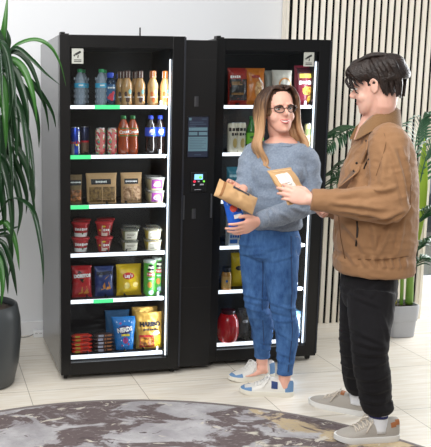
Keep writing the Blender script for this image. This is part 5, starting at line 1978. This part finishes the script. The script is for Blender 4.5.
for i in range(18):
    l0 = -0.055 + 0.110 * i / 17
    j = rnd.uniform(-0.005, 0.005)
    pts = [(-0.092, l0 * 0.6, 0.196), (-0.060, l0 * 0.9, 0.226 + j), (0.000, l0, 0.243 + j - abs(l0) * 0.2), (0.052 + j, l0 * 1.05, 0.229 - abs(l0) * 0.15), (0.086 + j, l0 * 1.1 + j, 0.200), (0.099 + j, l0 * 1.15, 0.168 + j * 2)]
    lock(bm, [H.P(*p) for p in pts], 0.0145, flat=0.75)
for l0, f1, z1, r in ((0.050, 0.096, 0.128, 0.005), (0.060, 0.082, 0.120, 0.006), (0.034, 0.108, 0.132, 0.005), (0.066, 0.064, 0.132, 0.007), (-0.040, 0.104, 0.112, 0.005), (-0.055, 0.092, 0.106, 0.006), (0.012, 0.112, 0.122, 0.004), (0.072, 0.044, 0.138, 0.008), (0.058, 0.074, 0.104, 0.004)):
    pts = [(0.064, l0 * 0.8, 0.214), (0.094, l0 * 0.95, 0.192), (f1 + 0.010, l0, 0.160), (f1, l0 + 0.004, z1), (f1 - 0.014, l0 + 0.008 * (1 if l0 > 0 else -1), z1 - 0.014)]
    lock(bm, [H.P(*p) for p in pts], r, flat=0.7)
HB = mat('hair_dark', (24, 17, 15), 0.40, spec=0.4, bump=(140, 0.5), var=(40, (44, 31, 25), 0.25))
obj('hair', bm, HB, man, smooth=True)

# jacket
TAN = mat('tan_canvas', (146, 108, 76), 0.8, spec=0.2, sheen=0.15, bump=(320, 0.18), var=(9, (156, 118, 84), 0.3))
bm = NB()
def jr(px, py, a, b, p=2.4, dx=0.0):
    return ell(at(px, py, YM) + mf * dx, ml, mf, a, b, 36, p)
loft(bm, [jr(373, 271, 0.190, 0.172), jr(373, 268, 0.198, 0.180), jr(373, 258, 0.200, 0.182), jr(373.5, 253, 0.194, 0.176), jr(374, 240, 0.206, 0.186), jr(375, 215, 0.208, 0.182), jr(377, 190, 0.206, 0.174), jr(379, 168, 0.200, 0.160), jr(382, 150, 0.190, 0.136), jr(383, 139, 0.170, 0.112), jr(382, 131, 0.120, 0.096), jr(379, 126, 0.086, 0.085)])
tube(bm, [mLsh - ml * 0.06 + UP * 0.02, mLsh + UP * 0.0, mLsh * 0.55 + mLel * 0.45 + ml * 0.012, mLel + Vector((0.012, 0, 0.0))], [0.075, 0.088, 0.084, 0.078], 20, 5, round_end=True)
tube(bm, [mLel + Vector((0.01, 0, 0)), mLel * 0.6 + mLwr * 0.4 - UP * 0.004, mLwr * 0.82 + mLel * 0.18], [0.080, 0.068, 0.050], 20, 5, round_end=True)
ax = (mLwr - mLel).normalized()
tube(bm, [mLwr - ax * 0.070, mLwr - ax * 0.050, mLwr - ax * 0.004], [0.050, 0.053, 0.049], 20, 3)
tube(bm, [mRsh + ml * 0.06 + UP * 0.02, mRsh, mRsh * 0.5 + mRel * 0.5, mRel], [0.075, 0.082, 0.074, 0.066], 20, 4, round_end=True)
tube(bm, [mRel, (mRel + mRwr) / 2, mRwr], [0.066, 0.058, 0.047], 20, 4, round_end=True)
kfold = folds([(344, 197, 374, 190), (340, 204, 372, 207), (350, 212, 384, 216), (362, 196, 386, 186), (372, 218, 394, 208), (384, 222, 404, 204), (390, 150, 397, 196), (399, 150, 405, 192), (382, 158, 378, 182), (404, 160, 408, 200),
               (362, 226, 373, 254), (394, 226, 385, 254), (406, 222, 401, 252), (380, 228, 382, 252), (370, 158, 360, 182), (352, 165, 346, 188), (345, 228, 341, 252)]
              + [(x, 260, x + 2, 269) for x in range(338, 412, 7)], -1.13, 0.0095, 0.0105)
o = obj('jacket', bm, TAN)
f1 = cloth_noise(8, 0.014, 6.0, (1, 1, 0.55))
f2 = cloth_noise(19, 0.006, 3.0, (0.6, 1, 1.6))
def jd(c, n):
    arm = 1.0 if (c.y < -1.03 or c.z > 1.05) else 0.55
    crease = 1.3 if (c - mLel).length < 0.17 else 1.0
    return (f1(c, n) * 0.4 + f2(c, n) * 0.7 * crease) * arm + (kfold(c) if n.y < 0.3 else 0) - 0.004
remesh(o, 0.0055, 5, jd)
jacket = own(o, man)


def seam(pts, name, m, r, lift=0.0):
    return on_surface(jacket, man, pts, m, jacket, name, r, lift)


DK = mat('tan_dark_seam', (104, 70, 42), 0.9)  # seams in a darker tan than the canvas
Yn = -1.11
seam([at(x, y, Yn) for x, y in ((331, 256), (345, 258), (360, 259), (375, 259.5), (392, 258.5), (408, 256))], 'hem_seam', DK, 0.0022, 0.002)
seam([at(x, y, Yn) for x, y in ((357, 221), (357.5, 228), (357, 236), (356, 246))], 'pocket_zip', mat('zip_black', (26, 20, 18), 0.5), 0.0045, 0.0)
seam([at(x, y, Yn) for x, y in ((364, 169), (366, 164), (369, 159))], 'chest_pocket', mat('zip_black', (26, 20, 18), 0.5), 0.0042)
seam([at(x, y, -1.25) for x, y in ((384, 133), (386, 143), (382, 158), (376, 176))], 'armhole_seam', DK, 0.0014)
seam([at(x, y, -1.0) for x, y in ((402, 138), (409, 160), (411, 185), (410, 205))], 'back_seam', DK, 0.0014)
# storm flap down the front
bm = NB()
fl = [at(x, y, Y) for x, y, Y in ((356, 138, -1.0), (352, 148, -1.0), (348, 158, -1.0), (344, 168, -1.0), (341, 178, -1.0))]
bv = BVHTree.FromPolygons([v.co for v in jacket.data.vertices], [tuple(p.vertices) for p in jacket.data.polygons])
row = []
for p in fl:
    h = bv.find_nearest(p - MLOC)
    row.append((h[0], h[1]))
rings = []
for c, n in row:
    s = n.cross(UP).normalized()
    rings.append([c + s * 0.024 + n * 0.001, c + s * 0.020 + n * 0.007, c - s * 0.020 + n * 0.007, c - s * 0.024 + n * 0.001])
loft(bm, rings)
obj('storm_flap', bm, TAN, jacket, smooth=True, sharp=40)
for q in (0, 2, 3):
    bm = NB()
    c, n = row[q]
    ball(bm, c + n * 0.009, 0.0065, 0.0065, 0.003, axes=(n.cross(UP).normalized(), UP, n))
    obj('snap', bm, mat('snap_dark', (52, 44, 40), 0.4, metal=0.5), jacket, smooth=True)
# collar: turned up round the nape, open at the throat
CORD = mat('collar_tan', (132, 98, 62), 0.9, sheen=0.3, bump=(220, 0.3))
bm = NB()
n = 22
inner, outer = [], []
nb = m_neck + UP * 0.004 - mf * 0.005
g = []
for k in range(n + 1):
    a = radians(40) + (2 * pi - radians(80)) * k / n       # 0 = front
    fr = cos(a)
    drop = max(0, fr) ** 1.5
    rb = 0.098 + 0.020 * max(0, fr)
    base = nb + mf * (rb * cos(a)) + ml * (rb * 0.98 * sin(a)) - UP * (0.012 + 0.085 * drop)
    mid = base * 1.0 + UP * (0.040 - 0.006 * drop) - (mf * cos(a) + ml * sin(a)) * 0.016
    top = nb + mf * (0.070 * cos(a) + 0.014 * drop) + ml * (0.072 * sin(a)) + UP * (0.068 - 0.085 * drop + 0.012 * max(0, -fr)) - mf * 0.006
    fold = top + (mf * cos(a) + ml * sin(a)) * (0.022 + 0.010 * drop) - UP * (0.012 + 0.01 * drop)
    low = base + (mf * cos(a) + ml * sin(a)) * (0.012 + 0.012 * drop) + UP * 0.002
    g.append([base - (mf * cos(a) + ml * sin(a)) * 0.008, top - (mf * cos(a) + ml * sin(a)) * 0.006, top + UP * 0.004, fold, low])
V = [[bm.verts.new(p) for p in r] for r in g]
for i in range(n):
    for j in range(5):
        jj = (j + 1) % 5
        bm.faces.new((V[i][j], V[i + 1][j], V[i + 1][jj], V[i][jj]))
bm.faces.new(V[0])
bm.faces.new(V[-1][::-1])
o = obj('collar', bm, CORD, smooth=True, sharp=60)
own(o, man, jacket)

# trousers
bm = NB()
loft(bm, [ell(at(370, 262, YM), ml, mf, 0.158, 0.118, 32), ell(at(369, 280, YM), ml, mf, 0.165, 0.130, 32), ell(m_hips - UP * 0.06, ml, mf, 0.165, 0.130, 32), ell(m_hips - UP * 0.11, ml, mf, 0.15, 0.11, 32), ell(m_hips - UP * 0.14, ml, mf, 0.10, 0.07, 32)])
for a, b, c, w_ in ((mLhip, mLkn, mLan, 1.0), (mRhip, mRkn, mRan, 1.0)):
    tube(bm, [a, a * 0.6 + b * 0.4, b + UP * 0.06, b - UP * 0.02 - mf * 0.004, b * 0.6 + c * 0.4 - mf * 0.004, b * 0.25 + c * 0.75, c + UP * 0.070, c + UP * 0.040],
         [0.106, 0.100, 0.084, 0.080, 0.075, 0.066, 0.063, 0.056], 24, 4)
    tube(bm, [c + UP * 0.070, c + UP * 0.054, c + UP * 0.030], [0.062, 0.066, 0.050], 22, 3)
BLKT = mat('trouser_black', (19, 18, 21), 0.85, spec=0.2, sheen=0.05, bump=(300, 0.2), var=(8, (27, 26, 29), 0.3))
tfold = folds([(348, 285, 372, 296), (350, 296, 378, 306), (386, 284, 372, 300), (352, 330, 376, 340), (354, 342, 384, 346), (356, 354, 386, 350), (360, 366, 386, 358), (362, 380, 386, 372), (363, 392, 388, 386), (364, 402, 390, 398), (342, 330, 352, 340), (344, 350, 354, 356), (346, 368, 356, 374), (380, 310, 386, 336)], -1.10, 0.0045, 0.010)
o = obj('trousers', bm, BLKT)
g1 = cloth_noise(8, 0.012, 9.0, (1, 1, 0.8))
g2 = cloth_noise(17, 0.006, 1.0, (1, 1, 1.3))
remesh(o, 0.0055, 4, lambda c, n: g1(c, n) * (0.5 + 0.9 * max(0, 1 - abs(c.z - 0.30) / 0.35)) * 0.6 + (tfold(c) if n.y < 0.3 else 0) + g2(c, n) * 0.5 * (0.6 + 0.7 * max(0, 1 - abs(c.z - 0.16) / 0.14)) - 0.003)
trousers = own(o, man)

# socks and trainers
for c, z0 in ((mLan, 0.012), (mRan, 0.0)):
    bm = NB()
    tube(bm, [Vector((c.x, c.y, 0.056)), c + UP * 0.006, c + UP * 0.05], [0.044, 0.0415, 0.044], 18, 3)
    o = obj('sock', bm, mat('sock_white', (226, 228, 232), 0.9, bump=(260, 0.3)), smooth=True)
    own(o, man)
    bm = NB()
    tube(bm, [c + UP * 0.014, c + UP * 0.020, c + UP * 0.026], [0.0435, 0.0438, 0.0438], 18, 1)
    s_ = obj('sock_stripe', bm, mat('stripe_navy', (40, 44, 96), 0.9), smooth=True)
    own(s_, man, o)
GREY = mat('trainer_grey', (172, 166, 158), 0.8, bump=(320, 0.4))
MSOLE = mat('sole_white', (222, 222, 220), 0.5)
TANL = mat('leather_tan', (158, 98, 56), 0.6)
for he, to, z0, L in (((1.410, -1.075), (1.100, -1.045), 0.012, 0.305), ((1.432, -0.765), (1.225, -0.565), 0.0, 0.295)):
    S = Shoe(he, to, z0, L, 1.02)
    make_shoe(man, 'trainer', S, GREY, MSOLE, mat('lace_beige', (206, 196, 182), 0.7),
              [('heel_tab', TANL, [(0.006, 0.030, pi / 2 - 0.9, pi / 2 - 0.35), (0.028, 0.052, 0.55, 1.0), (0.028, 0.052, pi - 1.0, pi - 0.55)]),
               ('tongue_tab', TANL, [(0.108, 0.128, pi / 2 - 0.55, pi / 2 + 0.55)]),
               ('toe_tip', TANL, [(0.272, 0.286, 0.02, 0.5), (0.272, 0.286, pi - 0.5, pi - 0.02)])])
    sh = [c for c in man.children if c.name.startswith('trainer')][-1]
    sh.data.transform(Matrix.Translation(-MLOC))
    for c in sh.children:
        c.data.transform(Matrix.Translation(-MLOC))

# the pouch he holds out
b0 = at(300, 203, -0.93)
bz = (CR * -15 + CU * 31 + CF * 14).normalized()
bx = (CR * 29 - CU * 2 + CF * 14).normalized()
bn = bx.cross(bz)
t, F, ob = bag_at('kraft_pouch', 'kraft pouch with white label held out in the man\'s hand', 'snack pouch', b0, (bz, bn), 0.155, 0.19, 0.05, PAPER, 17, seal=0.010)
l = deco(t, 'label', mat('label_white', (230, 228, 222), 0.6), lambda b: patch(b, F, -0.068, 0.004, 0.014, 0.152, 0.0035, 14, 14))
deco(l, 'print_lines', mat('print_grey', (110, 104, 96), 0.5), lambda b: [patch(b, F, -0.060, -0.022 + 0.006 * (k % 2), 0.030 + k * 0.011, 0.0325 + k * 0.011, 0.005) for k in range(7)])
deco(t, 'top_seal', mat('paper_pale', (214, 184, 142), 0.8), lambda b: patch(b, F, -0.058, 0.058, 0.171, 0.181, 0.001))
# ================================================================== plants
LEAFG = mat('leaf_deep_green', (26, 64, 28), 0.30, spec=0.55, var=(5, (14, 40, 18), 0.3))
LEAFL = mat('leaf_fresh_green', (58, 112, 40), 0.32, spec=0.5, var=(5, (38, 86, 30), 0.3))


def blade(bm, pts, wid, nrm=(-0.25, -0.8, 0.55), fold=0.25, sub=6, mi=0, twist=0.0):
    """strap leaf: centre line, full width, gently folded along the midrib, with real thickness"""
    C = [Vector(p) for p in cr(pts, sub)]
    n = len(C)
    top, N0 = [], Vector(nrm)
    for i, c in enumerate(C):
        t = (C[min(i + 1, n - 1)] - C[max(i - 1, 0)]).normalized()
        q = i / (n - 1)
        NN = Matrix.Rotation(twist * q, 3, t) @ N0
        nn = NN - t * t.dot(NN)
        nn = nn.normalized() if nn.length > 1e-4 else Vector((0, -1, 0))
        b = t.cross(nn)
        wv = wid / 2 * (min(1.0, 0.35 + q * 2.6) * (1 - max(0, (q - 0.45) / 0.55) ** 1.6) + 0.01)
        th = 0.0006
        top.append([c - b * wv + nn * (fold * wv + th), c + nn * th, c + b * wv + nn * (fold * wv + th), c + b * wv + nn * (fold * wv - th), c - nn * th, c - b * wv + nn * (fold * wv - th)])
    loft(bm, top, mi=mi)


# strap-leaved plant at the left edge
PC = Vector((-0.425, 0.06, 0))
lp = thing('potted_dracaena', 'tall strap-leaved green plant in a rounded charcoal pot at the left edge', 'potted plant', PC)
bm = NB()
prof = [(0.150, 0.0), (0.165, 0.012), (0.195, 0.14), (0.208, 0.28), (0.205, 0.38), (0.190, 0.455), (0.182, 0.460), (0.176, 0.450), (0.176, 0.42)]
lathe(bm, prof, 56, cap1=False)
obj('pot', bm, mat('pot_charcoal', (62, 66, 68), 0.38, spec=0.5), lp, smooth=True, sharp=50)
bm = NB()
lathe(bm, [(0.178, 0.425), (0.12, 0.432), (0.01, 0.436)], 40)
obj('soil', bm, mat('soil_dark', (48, 38, 32), 0.95, bump=(60, 1.0), var=(50, (74, 60, 50), 0.2)), lp, smooth=True)
stems = [((-0.06, -0.02), 1.82, 0.03), ((0.05, 0.03), 1.42, 0.02), ((0.02, -0.06), 0.98, 0.06)]
for (sx, sy), h, lean in stems:
    bm = NB()
    tube(bm, [(sx, sy, 0.42), (sx + lean * 0.5, sy, 0.42 + (h - 0.42) * 0.5), (sx + lean, sy - lean * 0.3, h)], [0.017, 0.015, 0.012], 12, 5)
    obj('cane', bm, mat('cane_grey', (110, 98, 74), 0.9, bump=(50, 0.6)), lp, smooth=True)
A0 = PC
lv = [  # px points, width m, distance line Y, fresh?
    ([(-2, 70), (2, 45), (5, 22), (7.5, -4)], 0.030, 0.02, 1),
    ([(0, 62), (5, 52), (8, 40), (6, 28)], 0.034, 0.0, 0),
    ([(0, 66), (14, 47), (34, 39.5), (50, 46), (60, 63), (66, 86)], 0.018, 0.0, 1),
    ([(2, 58), (16, 48), (32, 60), (45, 73), (60, 85)], 0.022, -0.05, 0),
    ([(0, 60), (14, 52), (28, 62), (38, 84), (44, 108)], 0.024, 0.02, 0),
    ([(0, 64), (12, 60), (24, 70), (33, 95), (37, 122)], 0.034, -0.06, 1),
    ([(0, 68), (10, 66), (20, 84), (27, 112), (28, 145)], 0.040, -0.08, 0),
    ([(-3, 72), (6, 74), (13, 100), (17, 130), (16, 165)], 0.042, -0.08, 0),
    ([(-5, 70), (2, 84), (5, 115), (6, 150)], 0.042, -0.10, 1),
    ([(0, 74), (22, 74), (40, 92), (52, 112), (56, 128)], 0.022, 0.10, 0),
    ([(0, 80), (20, 84), (32, 102), (38, 125), (39, 148)], 0.030, 0.08, 0),
    ([(0, 88), (12, 94), (22, 116), (28, 140), (31, 162)], 0.034, 0.0, 0),
    ([(-4, 90), (4, 104), (10, 130), (12, 160), (10, 185)], 0.040, 0.02, 0),
    ([(0, 76), (16, 70), (30, 82), (44, 104), (49, 132)], 0.026, 0.12, 0),
    ([(-4, 98), (8, 112), (18, 140), (22, 172)], 0.038, 0.1, 0),
    ([(-6, 110), (2, 128), (4, 160), (3, 195)], 0.040, 0.0, 0),
    ([(-6, 60), (4, 58), (10, 72), (12, 96), (8, 125)], 0.040, -0.12, 0),
    ([(-4, 142), (10, 142), (23, 158), (31, 185), (36, 222)], 0.032, -0.02, 0),
    ([(-4, 148), (8, 150), (20, 172), (27, 196), (26, 214)], 0.030, 0.02, 0),
    ([(-4, 150), (6, 158), (16, 182), (21, 210), (17, 236)], 0.032, -0.05, 0),
    ([(-6, 152), (2, 164), (9, 190), (12, 222), (10, 246)], 0.034, -0.08, 0),
    ([(-2, 146), (14, 146), (28, 166), (34, 190), (32, 214)], 0.022, 0.06, 0),
    ([(-6, 160), (0, 180), (4, 210), (5, 238)], 0.034, 0.0, 0),
    ([(-6, 228), (4, 222), (12, 232), (17, 250), (19.5, 271)], 0.026, -0.05, 1),
    ([(-6, 232), (4, 230), (14, 228), (20, 226)], 0.016, 0.05, 0),
    ([(-6, 238), (4, 244), (11, 262), (15, 282), (17, 296)], 0.026, -0.02, 0),
    ([(-6, 244), (2, 254), (7, 274), (8, 294)], 0.030, -0.06, 0),
    ([(-6, 250), (0, 262), (3, 284), (1, 306)], 0.028, -0.1, 1),
    ([(-4, 236), (8, 236), (12, 254), (9, 276)], 0.026, 0.04, 0),
]
bm0, bm1 = NB(), NB()
rnd = random.Random(5)
for pts, wd, Y, fr in lv:
    P = []
    for i, (x, y) in enumerate(pts):
        yy = PC.y + (Y - PC.y) * min(1, 0.3 + i / (len(pts) - 1))
        P.append(at(x, y, yy) - PC)
    blade(bm1 if fr else bm0, P, wd * 1.15, nrm=(-0.3 + rnd.uniform(-0.3, 0.3), -0.8, 0.45 + rnd.uniform(-0.2, 0.3)), twist=rnd.uniform(-0.5, 0.5))
# the rest of each head of leaves, round the back and out past the picture's edge
for (sx, sy), h, lean in stems:
    for k in range(16):
        a = rnd.uniform(0.45, 1.75) * pi
        r = rnd.uniform(0.22, 0.42)
        c = Vector((sx + lean, sy, h + rnd.uniform(-0.10, 0.04)))
        d = Vector((cos(a), sin(a) * 0.9, 0))
        up = rnd.uniform(0.05, 0.24)
        blade(bm0, [c, c + d * r * 0.35 + UP * up, c + d * r * 0.8 + UP * up * 0.6, c + d * r + UP * (up * 0.2 - 0.16), c + d * r * 1.05 + UP * (-0.32)], rnd.uniform(0.026, 0.040), nrm=(d.x * 0.4, d.y * 0.4 - 0.1, 0.9))
obj('foliage', bm0, LEAFG, lp, smooth=True)
obj('young_leaves', bm1, LEAFL, lp, smooth=True)

# palm in a pale square planter in front of the slats
QC = Vector((2.39, 0.50, 0))
pp = thing('potted_palm', 'feathery palm with ringed green stems in a pale grey planter behind the man', 'potted plant', QC)
bm = NB()
rr = lambda z, a: ell((0, 0, z), (1, 0, 0), (0, 1, 0), a, a, 40, 5)
loft(bm, [rr(0.0, 0.080), rr(0.006, 0.086), rr(0.112, 0.092), rr(0.116, 0.097), rr(0.214, 0.103), rr(0.220, 0.100), rr(0.220, 0.094), rr(0.19, 0.092)], cap1=False)
obj('planter', bm, mat('planter_grey', (178, 180, 184), 0.7, bump=(120, 0.1)), pp, smooth=True, sharp=40)
bm = NB()
loft(bm, [rr(0.196, 0.095), rr(0.204, 0.02)])
obj('soil', bm, mat('soil_dark', (48, 38, 32), 0.95), pp, smooth=True)
STEMG = mat('palm_stem_green', (92, 140, 52), 0.4, var=(6, (128, 160, 66), 0.3))
STEMY = mat('palm_stem_yellow', (176, 176, 60), 0.45, var=(7, (150, 122, 50), 0.35))
YP = 0.50
for pts, rads, m in (
        ([(409, 304), (410, 280), (411, 250), (415, 215), (420, 180)], [0.026, 0.024, 0.021, 0.017, 0.010], STEMG),
        ([(393, 304), (395, 285), (399, 262), (404, 225), (406, 190)], [0.024, 0.021, 0.018, 0.015, 0.010], STEMY),
        ([(401, 306), (402, 280), (400, 240), (396, 200)], [0.012, 0.012, 0.010, 0.008], STEMG)):
    bm = NB()
    P = [at(x, y, YP) - QC for x, y in pts]
    tube(bm, P, rads, 14, 5)
    st = obj('stem', bm, m, pp, smooth=True)
    bm = NB()
    for k in range(1, 4):
        q = Vector(cr([tuple(p) for p in P], 8)[k * 4 - 1])
        rk = rads[0] * (1 - 0.06 * k) + 0.0006
        lathe(bm, [(rk, -0.002), (rk, 0.002)], 16, c=q, cap0=False, cap1=False)
    obj('stem_rings', bm, mat('ring_pale', (182, 184, 140), 0.6), st)
bm = NB()
blade(bm, [at(x, y, 0.46) - QC for x, y in ((417, 240), (418.5, 212), (420.5, 185), (422.5, 162), (424.5, 138))], 0.078, nrm=(-0.2, -1, 0), fold=0.5)
obj('spear_leaf', bm, mat('spear_yellow_green', (176, 204, 70), 0.4, var=(5, (140, 182, 56), 0.3)), pp, smooth=True)


def frond(pts, leaf, n, m, droop=0.6, seed=0):
    """pts: (px, py, Y) along the rib"""
    rnd = random.Random(seed)
    P = [at(*p) - QC for p in pts]
    C = [Vector(c) for c in cr([tuple(p) for p in P], 10)]
    bm = NB()
    tube(bm, P, [0.006] + [0.004] * (len(P) - 2) + [0.0015], 8, 6)
    N = len(C)
    for k in range(n):
        q = 0.22 + 0.78 * k / (n - 1)
        i = min(int(q * (N - 1)), N - 2)
        c = C[i]
        t = (C[i + 1] - C[max(i - 1, 0)]).normalized()
        side0 = t.cross(UP)
        side0 = side0.normalized() if side0.length > 1e-3 else Vector((0, 1, 0))
        for sg in (-1, 1):
            L = 1.15 * leaf * (0.45 + 0.75 * sin(pi * min(1, q * 0.9 + 0.12))) * rnd.uniform(0.85, 1.1)
            d = (t * 0.55 + side0 * sg * 0.75 + UP * 0.12).normalized()
            a = c + d * L * 0.5
            b = c + d * L * 0.92 - UP * L * droop * 0.6
            blade(bm, [c, a - UP * L * droop * 0.08, b], 0.018, nrm=(0.1, -0.5, 0.8), sub=3, fold=0.15)
    return obj('frond', bm, m, pp, smooth=True)


PG = mat('palm_leaf', (44, 96, 52), 0.35, spec=0.5, var=(4, (30, 72, 42), 0.3))
PGL = mat('palm_leaf_grey', (84, 128, 96), 0.35, spec=0.6, var=(4, (60, 104, 76), 0.3))
frond([(404, 205, 0.52), (385, 150, 0.50), (362, 129, 0.42), (342, 132, 0.36), (325, 148, 0.32)], 0.16, 26, PG, seed=1)
frond([(404, 210, 0.54), (380, 172, 0.56), (355, 160, 0.58), (330, 176, 0.55)], 0.13, 20, PG, seed=2)
frond([(400, 225, 0.50), (372, 186, 0.45), (345, 178, 0.40), (322, 196, 0.38)], 0.12, 20, PG, seed=3)
frond([(412, 200, 0.52), (415, 150, 0.52), (422, 120, 0.48), (438, 112, 0.42)], 0.15, 22, PGL, seed=4)
frond([(414, 215, 0.50), (424, 165, 0.44), (436, 140, 0.38), (455, 136, 0.34)], 0.16, 22, PGL, seed=5)
frond([(412, 235, 0.48), (424, 214, 0.40), (438, 206, 0.34), (455, 215, 0.30)], 0.15, 20, PG, seed=6)
frond([(411, 262, 0.48), (421, 244, 0.42), (434, 240, 0.36), (450, 256, 0.32)], 0.13, 18, PG, seed=7)
frond([(411, 275, 0.50), (418, 262, 0.52), (427, 259, 0.50), (440, 272, 0.46)], 0.10, 14, PG, seed=8)

# extension block by the skirting
sk = thing('extension_block', 'small white power socket block on the floor by the skirting, left of the machine', 'socket', at(39, 335, 0.895))
sk.location.z = 0
bm = NB()
box(bm, -0.038, 0.030, -0.025, 0.025, 0, 0.046, 0.006)
obj('block_body', bm, mat('plastic_white', (224, 226, 228), 0.4), sk)
bm = NB()
for x in (-0.02, 0.008):
    for dx in (-0.004, 0.004):
        box(bm, x + dx - 0.0015, x + dx + 0.0015, -0.0258, -0.0245, 0.026, 0.034)
obj('socket_slots', bm, mat('slot_dark', (40, 40, 42), 0.6), sk)
bm = NB()
tube(bm, [(-0.036, 0, 0.02), (-0.09, -0.01, 0.006), (-0.20, 0.02, 0.004), (-0.34, 0.0, 0.004)], [0.003] * 4, 8, 5)
obj('cable', bm, mat('cable_grey', (120, 120, 122), 0.5), sk, smooth=True)
